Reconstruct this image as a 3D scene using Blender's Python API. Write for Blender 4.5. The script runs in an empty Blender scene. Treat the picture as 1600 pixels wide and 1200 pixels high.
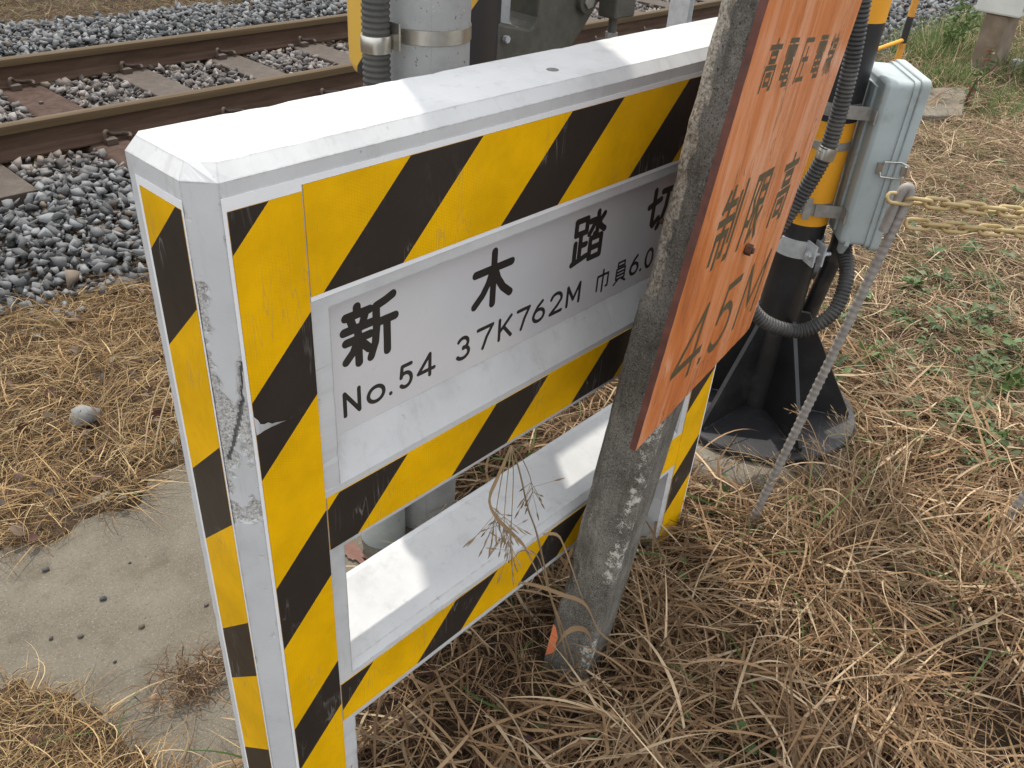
import bpy, bmesh, math, random
import numpy as np
from mathutils import Vector, Matrix, noise as mnoise

# ------------------------------------------------------------------ camera, sky, sun
scene = bpy.context.scene
COL = scene.collection

cam_data = bpy.data.cameras.new('camera')
cam = bpy.data.objects.new('camera', cam_data)
COL.objects.link(cam)
cam_data.sensor_width = 36.0
cam_data.lens = 36.0 * 1337.48 / 1600.0
cam_data.clip_start = 0.02
cam_data.clip_end = 500.0
right = Vector((0.6808656, -0.7296165, 0.0638883))
down = Vector((-0.3743670, -0.4216687, -0.8258601))
fwd = Vector((0.6295008, 0.5383821, -0.5602441))
rm = Matrix((right, -down, -fwd)).transposed()
cam.matrix_world = Matrix.Translation((-0.40519, -0.735387, 1.552732)) @ rm.to_4x4()
scene.camera = cam

SUN_EL = math.radians(63)
SUN_AZ = math.atan2(0.53, 0.85)          # measured from +Y towards +X
sun_dir = Vector((math.sin(SUN_AZ) * math.cos(SUN_EL), math.cos(SUN_AZ) * math.cos(SUN_EL), math.sin(SUN_EL)))

world = bpy.data.worlds.new('World')
scene.world = world
world.use_nodes = True
wn = world.node_tree.nodes
wl = world.node_tree.links
wn.clear()
sky = wn.new('ShaderNodeTexSky')
sky.sky_type = 'NISHITA'
sky.sun_disc = False
sky.sun_elevation = SUN_EL
sky.sun_rotation = SUN_AZ
sky.air_density = 1.0
sky.dust_density = 2.5
sky.ozone_density = 1.0
bg = wn.new('ShaderNodeBackground')
bg.inputs['Strength'].default_value = 0.15
wo = wn.new('ShaderNodeOutputWorld')
hs = wn.new('ShaderNodeHueSaturation')        # thin high haze: paler blue
hs.inputs['Saturation'].default_value = 0.42
wl.new(sky.outputs[0], hs.inputs['Color'])
mxs = wn.new('ShaderNodeMix')                  # bright even cloud veil over the clear sky
mxs.data_type = 'RGBA'
mxs.inputs[0].default_value = 0.7
mxs.inputs[7].default_value = (6.15, 6.3, 6.5, 1)
wl.new(hs.outputs[0], mxs.inputs[6])
wl.new(mxs.outputs[2], bg.inputs[0])
wl.new(bg.outputs[0], wo.inputs[0])

sl = bpy.data.lights.new('sun', 'SUN')
sl.energy = 2.0
sl.angle = math.radians(0.8)
sl.color = (1.0, 0.95, 0.87)
sun = bpy.data.objects.new('sun', sl)
COL.objects.link(sun)
sun.rotation_euler = sun_dir.to_track_quat('Z', 'Y').to_euler()

scene.view_settings.view_transform = 'Standard'
scene.view_settings.look = 'None'
scene.view_settings.gamma = 1.0
scene.view_settings.exposure = 0.9

RNG = np.random.default_rng(7)
random.seed(7)

# ------------------------------------------------------------------ materials
def new_mat(name):
    m = bpy.data.materials.new(name)
    m.use_nodes = True
    nt = m.node_tree
    b = nt.nodes['Principled BSDF']
    return m, nt, b

def N(nt, t, **kw):
    n = nt.nodes.new(t)
    for k, v in kw.items():
        if k in n.inputs:
            n.inputs[k].default_value = v
        else:
            setattr(n, k, v)
    return n

def coords(nt):
    return N(nt, 'ShaderNodeTexCoord').outputs['Object']

def nz(nt, scale, detail=5, rough=0.6, vec=None, dist=0.0, stretch=None):
    t = N(nt, 'ShaderNodeTexNoise')
    t.inputs['Scale'].default_value = scale
    t.inputs['Detail'].default_value = detail
    t.inputs['Roughness'].default_value = rough
    t.inputs['Distortion'].default_value = dist
    v = vec if vec is not None else coords(nt)
    if stretch:
        mp = N(nt, 'ShaderNodeMapping')
        mp.inputs['Scale'].default_value = stretch
        nt.links.new(v, mp.inputs['Vector'])
        v = mp.outputs[0]
    nt.links.new(v, t.inputs['Vector'])
    return t.outputs['Fac']

def ramp(nt, fac, stops):
    r = N(nt, 'ShaderNodeValToRGB')
    e = r.color_ramp.elements
    while len(e) > 1:
        e.remove(e[0])
    e[0].position = stops[0][0]
    c = stops[0][1]
    e[0].color = (*c, 1) if len(c) == 3 else c
    for p, c in stops[1:]:
        x = e.new(p)
        x.color = (*c, 1)
    nt.links.new(fac, r.inputs[0])
    return r.outputs[0]

def mixc(nt, fac, a, b):
    m = N(nt, 'ShaderNodeMix', data_type='RGBA')
    for i, v in ((6, a), (7, b)):
        if isinstance(v, tuple):
            m.inputs[i].default_value = (*v, 1)
        else:
            nt.links.new(v, m.inputs[i])
    if isinstance(fac, (int, float)):
        m.inputs[0].default_value = fac
    else:
        nt.links.new(fac, m.inputs[0])
    return m.outputs[2]

def mth(nt, op, a, b=0.0, c=None, clamp=False):
    m = N(nt, 'ShaderNodeMath', operation=op, use_clamp=clamp)
    for i, v in enumerate((a, b) if c is None else (a, b, c)):
        if isinstance(v, (int, float)):
            m.inputs[i].default_value = v
        else:
            nt.links.new(v, m.inputs[i])
    return m.outputs[0]

def sstep(nt, v, lo, hi):
    m = N(nt, 'ShaderNodeMapRange', interpolation_type='SMOOTHSTEP')
    m.inputs[1].default_value = lo
    m.inputs[2].default_value = hi
    nt.links.new(v, m.inputs[0])
    return m.outputs[0]

def bumpn(nt, b, h, strength=0.3, dist=0.002):
    bp = N(nt, 'ShaderNodeBump')
    bp.inputs['Strength'].default_value = strength
    bp.inputs['Distance'].default_value = dist
    nt.links.new(h, bp.inputs['Height'])
    nt.links.new(bp.outputs[0], b.inputs['Normal'])

def mat_noise(name, stops, scale=12, detail=6, rough=0.7, metal=0.0, bscale=90, bstr=0.25, bdist=0.002, speck=None, stretch=None, spec=0.5):
    m, nt, b = new_mat(name)
    f = nz(nt, scale, detail, 0.65, stretch=stretch)
    c = ramp(nt, f, stops)
    if speck:
        for (sc, lo, hi, colr) in speck:
            s = nz(nt, sc, 3, 0.6)
            c = mixc(nt, sstep(nt, s, lo, hi), c, colr)
    nt.links.new(c, b.inputs['Base Color'])
    b.inputs['Roughness'].default_value = rough
    b.inputs['Metallic'].default_value = metal
    b.inputs['Specular IOR Level'].default_value = spec
    if bstr:
        bumpn(nt, b, nz(nt, bscale, 5), bstr, bdist)
    return m

MAT = {}

def build_white_concrete():
    m, nt, b = new_mat('white_painted_concrete')
    c = ramp(nt, nz(nt, 7, 7, 0.62), [(0.28, (0.40, 0.402, 0.397)), (0.45, (0.50, 0.502, 0.498)), (0.72, (0.57, 0.57, 0.565))])
    # fine grey scuffs and pin holes
    sc = sstep(nt, nz(nt, 45, 4, 0.7, stretch=(0.35, 1, 1)), 0.60, 0.72)
    c = mixc(nt, mth(nt, 'MULTIPLY', sc, 0.35), c, (0.46, 0.46, 0.45))
    vo = N(nt, 'ShaderNodeTexVoronoi', feature='F1')
    vo.inputs['Scale'].default_value = 34
    nt.links.new(coords(nt), vo.inputs['Vector'])
    pin = mth(nt, 'LESS_THAN', vo.outputs['Distance'], 0.045)
    rnd = N(nt, 'ShaderNodeSeparateColor')
    nt.links.new(vo.outputs['Color'], rnd.inputs[0])
    pin = mth(nt, 'MULTIPLY', pin, mth(nt, 'GREATER_THAN', rnd.outputs[0], 0.72))
    c = mixc(nt, mth(nt, 'MULTIPLY', pin, 0.6), c, (0.2, 0.19, 0.17))
    # rubbed arrises
    bv = N(nt, 'ShaderNodeBevel', samples=4)
    bv.inputs['Radius'].default_value = 0.0045
    ge = N(nt, 'ShaderNodeNewGeometry')
    dp = N(nt, 'ShaderNodeVectorMath', operation='DOT_PRODUCT')
    nt.links.new(bv.outputs[0], dp.inputs[0])
    nt.links.new(ge.outputs['True Normal'], dp.inputs[1])
    ew = mth(nt, 'ADD', mth(nt, 'MULTIPLY', mth(nt, 'SUBTRACT', 1.0, dp.outputs['Value']), 3.0), mth(nt, 'MULTIPLY', nz(nt, 55, 6, 0.75), 1.2))
    c = mixc(nt, mth(nt, 'MULTIPLY', sstep(nt, ew, 0.74, 0.9), 0.75), c, (0.24, 0.235, 0.225))
    # worn bare concrete where the corner has been knocked (stored on the mesh)
    at = N(nt, 'ShaderNodeAttribute', attribute_name='chip')
    chip = sstep(nt, mth(nt, 'ADD', at.outputs['Fac'], mth(nt, 'MULTIPLY', nz(nt, 260, 4, 0.7), 0.35)), 0.52, 0.6)
    bare = ramp(nt, nz(nt, 330, 4, 0.8), [(0.3, (0.13, 0.126, 0.118)), (0.45, (0.34, 0.33, 0.31)), (0.6, (0.6, 0.59, 0.56))])
    c = mixc(nt, chip, c, bare)
    c = mixc(nt, sstep(nt, mth(nt, 'ADD', at.outputs['Fac'], mth(nt, 'MULTIPLY', nz(nt, 200, 3), 0.2)), 0.88, 1.0), c, (0.12, 0.118, 0.112))
    drip = sstep(nt, nz(nt, 9, 8, 0.75, stretch=(3.2, 3.2, 0.45)), 0.52, 0.70)
    c = mixc(nt, mth(nt, 'MULTIPLY', drip, 0.32), c, (0.30, 0.292, 0.272))
    nt.links.new(c, b.inputs['Base Color'])
    b.inputs['Roughness'].default_value = 0.72
    b.inputs['Specular IOR Level'].default_value = 0.3
    h = mth(nt, 'ADD', mth(nt, 'MULTIPLY', nz(nt, 160, 6, 0.7), 0.5), mth(nt, 'MULTIPLY', nz(nt, 300, 3), mth(nt, 'MULTIPLY', chip, 2.0)))
    h = mth(nt, 'SUBTRACT', h, mth(nt, 'MULTIPLY', pin, 1.5))
    bumpn(nt, b, h, 0.35, 0.0012)
    return m

def build_reflective(name, col, dark=False):
    m, nt, b = new_mat(name)
    co = coords(nt)
    # honeycomb cells of the reflective sheet
    mp = N(nt, 'ShaderNodeMapping')
    mp.inputs['Rotation'].default_value = (0, 0, 0)
    nt.links.new(co, mp.inputs['Vector'])
    sep = N(nt, 'ShaderNodeSeparateXYZ')
    nt.links.new(mp.outputs[0], sep.inputs[0])
    u = mth(nt, 'SUBTRACT', sep.outputs[0], sep.outputs[1])
    comb = N(nt, 'ShaderNodeCombineXYZ')
    nt.links.new(u, comb.inputs[0])
    nt.links.new(mth(nt, 'ADD', sep.outputs[2], mth(nt, 'MULTIPLY', u, 0.5)), comb.inputs[1])
    vo = N(nt, 'ShaderNodeTexVoronoi', feature='DISTANCE_TO_EDGE', voronoi_dimensions='2D')
    vo.inputs['Scale'].default_value = 230
    vo.inputs['Randomness'].default_value = 0.0
    nt.links.new(comb.outputs[0], vo.inputs['Vector'])
    edge = mth(nt, 'LESS_THAN', vo.outputs['Distance'], 0.09)
    base = mixc(nt, sstep(nt, nz(nt, 4.5, 6, 0.65), 0.3, 0.7), tuple(x * 0.78 for x in col), tuple(min(1, x * 1.1) for x in col))  # broad lighter and darker zones paint the sheet's retroreflective glitter into its colour
    if dark:
        sm = sstep(nt, nz(nt, 9, 6, 0.75, dist=1.2, stretch=(1, 1, 0.5)), 0.58, 0.8)
        base = mixc(nt, mth(nt, 'MULTIPLY', sm, 0.12), base, (0.3, 0.27, 0.24))
    else:
        patch = sstep(nt, nz(nt, 5, 3), 0.4, 0.62)
        base = mixc(nt, mth(nt, 'MULTIPLY', edge, mth(nt, 'MULTIPLY', patch, 0.3)), base, tuple(x * 0.6 for x in col))
        dirt = sstep(nt, nz(nt, 38, 5, 0.75), 0.63, 0.75)
        base = mixc(nt, mth(nt, 'MULTIPLY', dirt, 0.25), base, (0.35, 0.22, 0.04))
    # fine scratches and rubbed grime
    for rot in (0.6, -0.8):
        mp2 = N(nt, 'ShaderNodeMapping')
        mp2.inputs['Rotation'].default_value = (0, rot, 0)
        mp2.inputs['Scale'].default_value = (1, 1, 0.1)
        nt.links.new(co, mp2.inputs['Vector'])
        q = nz(nt, 42, 2, 0.5, vec=mp2.outputs[0], dist=0.5)
        ln = mth(nt, 'MULTIPLY', mth(nt, 'LESS_THAN', mth(nt, 'ABSOLUTE', mth(nt, 'SUBTRACT', q, 0.5)), 0.008), sstep(nt, nz(nt, 8, 3), 0.52, 0.64))
        base = mixc(nt, mth(nt, 'MULTIPLY', ln, 0.35), base, (0.3, 0.28, 0.25) if dark else (0.42, 0.26, 0.06))
    grime = sstep(nt, nz(nt, 14, 8, 0.8, stretch=(1, 1, 0.45)), 0.56, 0.72)
    base = mixc(nt, mth(nt, 'MULTIPLY', grime, 0.22 if dark else 0.3), base, (0.13, 0.12, 0.11) if dark else (0.33, 0.19, 0.03))
    nt.links.new(base, b.inputs['Base Color'])
    b.inputs['Roughness'].default_value = 0.42 if not dark else 0.4
    b.inputs['Specular IOR Level'].default_value = 0.16 if not dark else 0.3
    bumpn(nt, b, mth(nt, 'ADD', nz(nt, 11, 3), mth(nt, 'MULTIPLY', edge, -0.02)), 0.25, 0.006)
    return m

def build_sign_white():
    m, nt, b = new_mat('white_reflective_sheet')
    co = coords(nt)
    sep = N(nt, 'ShaderNodeSeparateXYZ')
    nt.links.new(co, sep.inputs[0])
    band = sstep(nt, mth(nt, 'SINE', mth(nt, 'MULTIPLY', sep.outputs[2], 300.0)), -0.3, 0.3)
    c = ramp(nt, nz(nt, 3.5, 5, 0.6), [(0.3, (0.68, 0.685, 0.70)), (0.7, (0.76, 0.762, 0.772))])
    dirt = sstep(nt, nz(nt, 26, 6, 0.75), 0.6, 0.75)
    c = mixc(nt, mth(nt, 'MULTIPLY', dirt, 0.25), c, (0.36, 0.35, 0.33))
    nt.links.new(c, b.inputs['Base Color'])
    b.inputs['Metallic'].default_value = 0.2
    nt.links.new(mth(nt, 'ADD', mth(nt, 'MULTIPLY', band, 0.05), 0.2), b.inputs['Roughness'])
    b.inputs['Specular IOR Level'].default_value = 0.7
    bumpn(nt, b, nz(nt, 7, 3), 0.12, 0.006)
    return m

def build_orange():
    m, nt, b = new_mat('weathered_orange_board')
    co = coords(nt)
    st = (4.5, 4.5, 0.8)
    g = nz(nt, 3.2, 7, 0.66, stretch=st, dist=0.8)
    c = ramp(nt, g, [(0.3, (0.44, 0.105, 0.02)), (0.43, (0.60, 0.165, 0.037)), (0.53, (0.66, 0.215, 0.068)), (0.64, (0.74, 0.34, 0.19))])
    # dark grain streaks showing through worn paint
    s = sstep(nt, nz(nt, 8, 10, 0.82, stretch=(6, 6, 0.9), dist=0.6), 0.52, 0.68)
    c = mixc(nt, mth(nt, 'MULTIPLY', s, 0.72), c, (0.23, 0.075, 0.014))
    s2 = sstep(nt, nz(nt, 2.4, 6, 0.7, stretch=(3, 3, 0.35), dist=0.3), 0.52, 0.66)
    c = mixc(nt, mth(nt, 'MULTIPLY', s2, 0.55), c, (0.80, 0.40, 0.24))  # pale pinkish streaks, like the ramp's palest tone, paint sheen into the colour
    # a few fine scratches
    for rot, lo in ((0.5, 0.0), (-0.9, 0.4)):
        mp = N(nt, 'ShaderNodeMapping')
        mp.inputs['Rotation'].default_value = (0, rot, 0.2)
        mp.inputs['Scale'].default_value = (1, 1, 0.12)
        nt.links.new(co, mp.inputs['Vector'])
        q = nz(nt, 34, 2, 0.5, vec=mp.outputs[0], dist=0.8)
        ln = mth(nt, 'MULTIPLY', mth(nt, 'LESS_THAN', mth(nt, 'ABSOLUTE', mth(nt, 'SUBTRACT', q, 0.5)), 0.006), sstep(nt, nz(nt, 5, 2), 0.5, 0.62))
        c = mixc(nt, mth(nt, 'MULTIPLY', ln, 0.55), c, (0.13, 0.055, 0.02))
    nt.links.new(c, b.inputs['Base Color'])
    b.inputs['Roughness'].default_value = 0.26
    b.inputs['Specular IOR Level'].default_value = 0.5
    bumpn(nt, b, nz(nt, 30, 6, 0.7, stretch=(6, 6, 0.6)), 0.3, 0.002)
    return m

def build_attr(name, rough=0.85, attr='tint', spec=0.2, bump=0, trans=0.0):
    m, nt, b = new_mat(name)
    at = N(nt, 'ShaderNodeAttribute', attribute_name=attr)
    c = at.outputs['Color']
    if bump:
        c = mixc(nt, mth(nt, 'MULTIPLY', sstep(nt, nz(nt, 60, 5, 0.7), 0.45, 0.7), 0.35), c, (0.2, 0.19, 0.18))
        bumpn(nt, b, nz(nt, 90, 5, 0.7), 0.6, bump)
    nt.links.new(c, b.inputs['Base Color'])
    b.inputs['Roughness'].default_value = rough
    b.inputs['Specular IOR Level'].default_value = spec
    if trans:
        tr = N(nt, 'ShaderNodeBsdfTranslucent')
        nt.links.new(c, tr.inputs[0])
        mx = N(nt, 'ShaderNodeMixShader')
        mx.inputs[0].default_value = trans
        nt.links.new(b.outputs[0], mx.inputs[1])
        nt.links.new(tr.outputs[0], mx.inputs[2])
        nt.links.new(mx.outputs[0], nt.nodes['Material Output'].inputs[0])
    return m

def build_post():
    m, nt, b = new_mat('old_dark_concrete')
    c = ramp(nt, nz(nt, 9, 7, 0.7), [(0.3, (0.085, 0.078, 0.066)), (0.5, (0.16, 0.149, 0.128)), (0.72, (0.27, 0.25, 0.215))])
    c = mixc(nt, mth(nt, 'MULTIPLY', sstep(nt, nz(nt, 190, 6, 0.85), 0.56, 0.70), 0.55), c, (0.27, 0.255, 0.22))
    c = mixc(nt, sstep(nt, nz(nt, 150, 4, 0.7), 0.60, 0.7), c, (0.04, 0.036, 0.03))
    gr = nz(nt, 330, 4, 0.8)
    c = mixc(nt, sstep(nt, gr, 0.55, 0.66), c, (0.30, 0.285, 0.25))
    c = mixc(nt, sstep(nt, gr, 0.47, 0.36), c, (0.035, 0.03, 0.025))
    c = mixc(nt, mth(nt, 'MULTIPLY', sstep(nt, nz(nt, 10, 8, 0.75, stretch=(3, 3, 0.4)), 0.48, 0.64), 0.6), c, (0.065, 0.056, 0.044))
    at = N(nt, 'ShaderNodeAttribute', attribute_name='chip')
    chip = sstep(nt, mth(nt, 'ADD', at.outputs['Fac'], mth(nt, 'MULTIPLY', nz(nt, 120, 5, 0.75), 0.5)), 0.62, 0.75)
    bare = ramp(nt, nz(nt, 160, 5, 0.8), [(0.32, (0.06, 0.042, 0.028)), (0.44, (0.2, 0.165, 0.12)), (0.55, (0.36, 0.33, 0.28)), (0.68, (0.52, 0.5, 0.45))])
    c = mixc(nt, chip, c, bare)
    # flakes of old paint
    sepa = N(nt, 'ShaderNodeAttribute', attribute_name='flake')
    fl = sstep(nt, mth(nt, 'ADD', sepa.outputs['Fac'], mth(nt, 'MULTIPLY', nz(nt, 48, 8, 0.85), 1.1)), 0.98, 1.04)
    c = mixc(nt, fl, c, (0.5, 0.48, 0.42))
    nt.links.new(c, b.inputs['Base Color'])
    b.inputs['Roughness'].default_value = 0.9
    b.inputs['Specular IOR Level'].default_value = 0.15
    bumpn(nt, b, nz(nt, 170, 6, 0.75), 0.7, 0.003)
    return m

def build_ground():
    m, nt, b = new_mat('soil')
    c = ramp(nt, nz(nt, 6, 8, 0.7), [(0.3, (0.03, 0.02, 0.013)), (0.5, (0.055, 0.038, 0.025)), (0.7, (0.095, 0.068, 0.045))])
    c = mixc(nt, sstep(nt, nz(nt, 120, 4, 0.8), 0.58, 0.7), c, (0.16, 0.122, 0.082))
    nt.links.new(c, b.inputs['Base Color'])
    b.inputs['Roughness'].default_value = 0.95
    b.inputs['Specular IOR Level'].default_value = 0.1
    bumpn(nt, b, nz(nt, 60, 8, 0.75), 0.9, 0.01)
    return m

def build_slab():
    m, nt, b = new_mat('sandy_concrete')
    c = ramp(nt, nz(nt, 4, 8, 0.65), [(0.3, (0.108, 0.092, 0.069)), (0.5, (0.15, 0.131, 0.1)), (0.72, (0.188, 0.167, 0.132))])
    c = mixc(nt, sstep(nt, nz(nt, 200, 4, 0.85), 0.54, 0.66), c, (0.27, 0.247, 0.21))
    c = mixc(nt, sstep(nt, nz(nt, 150, 4, 0.85, dist=0.5), 0.56, 0.66), c, (0.075, 0.063, 0.049))
    c = mixc(nt, mth(nt, 'MULTIPLY', sstep(nt, nz(nt, 7, 7, 0.75), 0.5, 0.68), 0.6), c, (0.095, 0.076, 0.054))
    nt.links.new(c, b.inputs['Base Color'])
    b.inputs['Roughness'].default_value = 0.92
    b.inputs['Specular IOR Level'].default_value = 0.2
    bumpn(nt, b, nz(nt, 230, 6, 0.75), 0.8, 0.004)
    return m

GUARD_PHASE = 0.257
def build_stripes():
    # diagonal yellow and black bands, mapped along the unrolled sheet (UV in metres)
    m, nt, b = new_mat('striped_guard_paint')
    uv = N(nt, 'ShaderNodeUVMap', uv_map='sheet')
    sep = N(nt, 'ShaderNodeSeparateXYZ')
    nt.links.new(uv.outputs[0], sep.inputs[0])
    t = mth(nt, 'SUBTRACT', sep.outputs[1], sep.outputs[0])
    f = mth(nt, 'FRACT', mth(nt, 'ADD', mth(nt, 'DIVIDE', t, 0.457), GUARD_PHASE))
    k = mth(nt, 'GREATER_THAN', f, 0.5)
    c = mixc(nt, k, (0.03, 0.03, 0.035), (0.72, 0.44, 0.07))
    nt.links.new(c, b.inputs['Base Color'])
    b.inputs['Roughness'].default_value = 0.45
    return m

MAT['white'] = build_white_concrete()
MAT['yellow'] = build_reflective('yellow_reflective_sheet', (0.80, 0.435, 0.002))
MAT['black'] = build_reflective('black_sheet', (0.032, 0.026, 0.021), True)
MAT['sheet'] = build_sign_white()
MAT['margin'] = mat_noise('fresh_white_paint', [(0.3, (0.74, 0.745, 0.75)), (0.7, (0.8, 0.8, 0.8))], 30, rough=0.5, bscale=120, bstr=0.1)
MAT['ink'] = mat_noise('black_lettering', [(0.3, (0.02, 0.018, 0.016)), (0.7, (0.03, 0.027, 0.025))], 20, rough=0.45, bstr=0)
MAT['orange'] = build_orange()
MAT['worn_ink'] = mat_noise('worn_dark_lettering', [(0.3, (0.05, 0.04, 0.02)), (0.62, (0.085, 0.065, 0.03)), (0.8, (0.2, 0.09, 0.025))], 60, rough=0.5, bstr=0.1)
MAT['board_edge'] = mat_noise('dark_red_board_edge', [(0.3, (0.06, 0.022, 0.015)), (0.7, (0.13, 0.04, 0.025))], 40, rough=0.7)
MAT['post'] = build_post()
MAT['rust_bolt'] = mat_noise('rusty_bolt', [(0.3, (0.05, 0.022, 0.012)), (0.6, (0.11, 0.052, 0.028)), (0.8, (0.18, 0.1, 0.055))], 90, rough=0.85, bscale=300)
MAT['soil'] = build_ground()
MAT['slab'] = build_slab()
MAT['straw'] = build_attr('dry_grass_blades', 0.75, trans=0.25)
MAT['leaf'] = build_attr('leaves', 0.6, trans=0.3, spec=0.35)
MAT['rock'] = build_attr('crushed_stone', 0.85, bump=0.002)
MAT['rail'] = mat_noise('brown_rail_steel', [(0.3, (0.05, 0.029, 0.019)), (0.55, (0.074, 0.045, 0.03)), (0.8, (0.11, 0.07, 0.047))], 9, spec=0.2, rough=0.8, bscale=120, bstr=0.2, stretch=(0.4, 3, 3))
MAT['rail_head'] = mat_noise('worn_rail_head', [(0.3, (0.06, 0.038, 0.018)), (0.6, (0.09, 0.06, 0.03)), (0.85, (0.15, 0.11, 0.06))], 9, spec=0.2, rough=0.75, bscale=150, bstr=0.1, stretch=(0.15, 3, 3))
MAT['sleeper'] = mat_noise('brown_grey_concrete', [(0.3, (0.042, 0.031, 0.023)), (0.55, (0.064, 0.048, 0.036)), (0.75, (0.094, 0.074, 0.058))], 14, rough=0.9, bscale=160, bstr=0.5, speck=[(150, 0.58, 0.68, (0.1, 0.085, 0.072))])
MAT['rust'] = mat_noise('rusty_steel', [(0.3, (0.042, 0.025, 0.019)), (0.55, (0.066, 0.042, 0.032)), (0.8, (0.1, 0.066, 0.05))], 22, spec=0.15, rough=0.9, bscale=150, bstr=0.3)
MAT['clip'] = mat_noise('rusty_rail_clip', [(0.3, (0.045, 0.028, 0.02)), (0.7, (0.08, 0.053, 0.036))], 60, rough=0.75)
MAT['pole_concrete'] = mat_noise('grey_pole_concrete', [(0.3, (0.26, 0.262, 0.255)), (0.52, (0.335, 0.338, 0.33)), (0.75, (0.4, 0.4, 0.39))], 7, rough=0.85, bscale=130, bstr=0.4,
                                 speck=[(95, 0.655, 0.70, (0.1, 0.095, 0.085)), (210, 0.65, 0.72, (0.45, 0.45, 0.43))])
MAT['galv'] = mat_noise('galvanised_steel', [(0.3, (0.4, 0.42, 0.43)), (0.6, (0.52, 0.54, 0.55)), (0.8, (0.6, 0.62, 0.63))], 40, rough=0.5, metal=0.35, bscale=200, bstr=0.08)
MAT['stainless'] = mat_noise('stainless_band', [(0.3, (0.45, 0.43, 0.38)), (0.7, (0.62, 0.6, 0.54))], 30, rough=0.3, metal=0.9, bstr=0.05)
MAT['dull_steel'] = mat_noise('dull_grey_steel', [(0.3, (0.26, 0.25, 0.23)), (0.7, (0.4, 0.39, 0.37))], 40, rough=0.5, metal=0.6, bstr=0.1)
MAT['conduit'] = mat_noise('black_plastic_conduit', [(0.3, (0.02, 0.019, 0.018)), (0.5, (0.033, 0.032, 0.03)), (0.72, (0.085, 0.08, 0.07))], 14, rough=0.55, bstr=0.1)
MAT['conduit_grey'] = mat_noise('dusty_grey_conduit', [(0.3, (0.05, 0.048, 0.043)), (0.6, (0.075, 0.072, 0.066)), (0.8, (0.1, 0.096, 0.088))], 18, rough=0.65, bstr=0.1)
MAT['black_paint'] = mat_noise('black_gloss_paint', [(0.3, (0.011, 0.011, 0.012)), (0.55, (0.019, 0.019, 0.02)), (0.75, (0.055, 0.05, 0.044))], 9, rough=0.4, bscale=60, bstr=0.08)
MAT['black_plate'] = mat_noise('dusty_black_plate', [(0.3, (0.014, 0.014, 0.016)), (0.55, (0.026, 0.026, 0.028)), (0.75, (0.07, 0.064, 0.057))], 9, rough=0.5, bscale=60, bstr=0.15)
MAT['pole_yellow'] = mat_noise('pole_yellow_paint', [(0.3, (0.7, 0.30, 0.012)), (0.7, (0.78, 0.36, 0.02)), (0.9, (0.6, 0.27, 0.03))], 8, rough=0.42, bscale=60, bstr=0.08)
MAT['box'] = mat_noise('grey_green_box_paint', [(0.3, (0.30, 0.345, 0.345)), (0.55, (0.355, 0.405, 0.405)), (0.8, (0.40, 0.45, 0.445))], 6, rough=0.5, bscale=70, bstr=0.06, speck=[(120, 0.69, 0.73, (0.17, 0.18, 0.17)), (11, 0.54, 0.72, (0.27, 0.30, 0.29)), (30, 0.66, 0.74, (0.30, 0.28, 0.22))])
MAT['cast'] = mat_noise('dark_cast_iron', [(0.3, (0.055, 0.055, 0.045)), (0.55, (0.085, 0.083, 0.068)), (0.8, (0.13, 0.12, 0.095))], 18, rough=0.62, bscale=170, bstr=0.4, metal=0.1)
MAT['foot'] = mat_noise('brown_stained_casting', [(0.3, (0.10, 0.065, 0.04)), (0.6, (0.17, 0.12, 0.075)), (0.8, (0.26, 0.16, 0.1))], 25, rough=0.85, bscale=150)
MAT['striped'] = build_stripes()
MAT['rebar'] = mat_noise('grey_rebar_steel', [(0.3, (0.2, 0.185, 0.17)), (0.6, (0.28, 0.262, 0.24)), (0.8, (0.36, 0.33, 0.29))], 45, rough=0.65, metal=0.2, bscale=240, bstr=0.2)
MAT['chain'] = mat_noise('faded_yellow_plastic', [(0.3, (0.36, 0.26, 0.10)), (0.6, (0.42, 0.32, 0.15)), (0.85, (0.5, 0.4, 0.22))], 40, rough=0.55, bstr=0.05)
MAT['pillar'] = mat_noise('brown_stone', [(0.3, (0.13, 0.095, 0.065)), (0.55, (0.19, 0.145, 0.10)), (0.8, (0.25, 0.2, 0.15))], 9, rough=0.9, bscale=60, bstr=0.4)
MAT['cabinet'] = mat_noise('pale_cabinet_paint', [(0.3, (0.5, 0.5, 0.46)), (0.7, (0.6, 0.6, 0.56))], 6, rough=0.55, bstr=0.08)
MAT['pvc'] = mat_noise('grey_plastic_pipe', [(0.3, (0.33, 0.36, 0.345)), (0.7, (0.42, 0.45, 0.43))], 15, rough=0.5, bstr=0.08, speck=[(40, 0.64, 0.75, (0.3, 0.22, 0.16))])
MAT['orange_plastic'] = mat_noise('faded_orange_plastic', [(0.3, (0.62, 0.16, 0.06)), (0.7, (0.72, 0.24, 0.1))], 20, rough=0.5, bstr=0.05)
MAT['marker_orange'] = mat_noise('rusty_yellow_paint', [(0.3, (0.42, 0.17, 0.03)), (0.6, (0.6, 0.28, 0.03)), (0.8, (0.5, 0.2, 0.06))], 14, rough=0.6)
MAT['hole'] = mat_noise('dark_drain_hole', [(0.3, (0.1, 0.1, 0.095)), (0.7, (0.2, 0.2, 0.19))], 60, rough=0.9)
MAT['foundation'] = mat_noise('pebbly_concrete', [(0.3, (0.09, 0.075, 0.057)), (0.5, (0.15, 0.13, 0.10)), (0.72, (0.21, 0.185, 0.15))], 16, rough=0.95, bscale=70, bstr=0.8, bdist=0.006, speck=[(90, 0.6, 0.7, (0.28, 0.25, 0.21))])
MAT['red_paint'] = mat_noise('faded_red_marking', [(0.35, (0.14, 0.065, 0.048)), (0.7, (0.17, 0.1, 0.075))], 60, rough=0.9)

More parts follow.
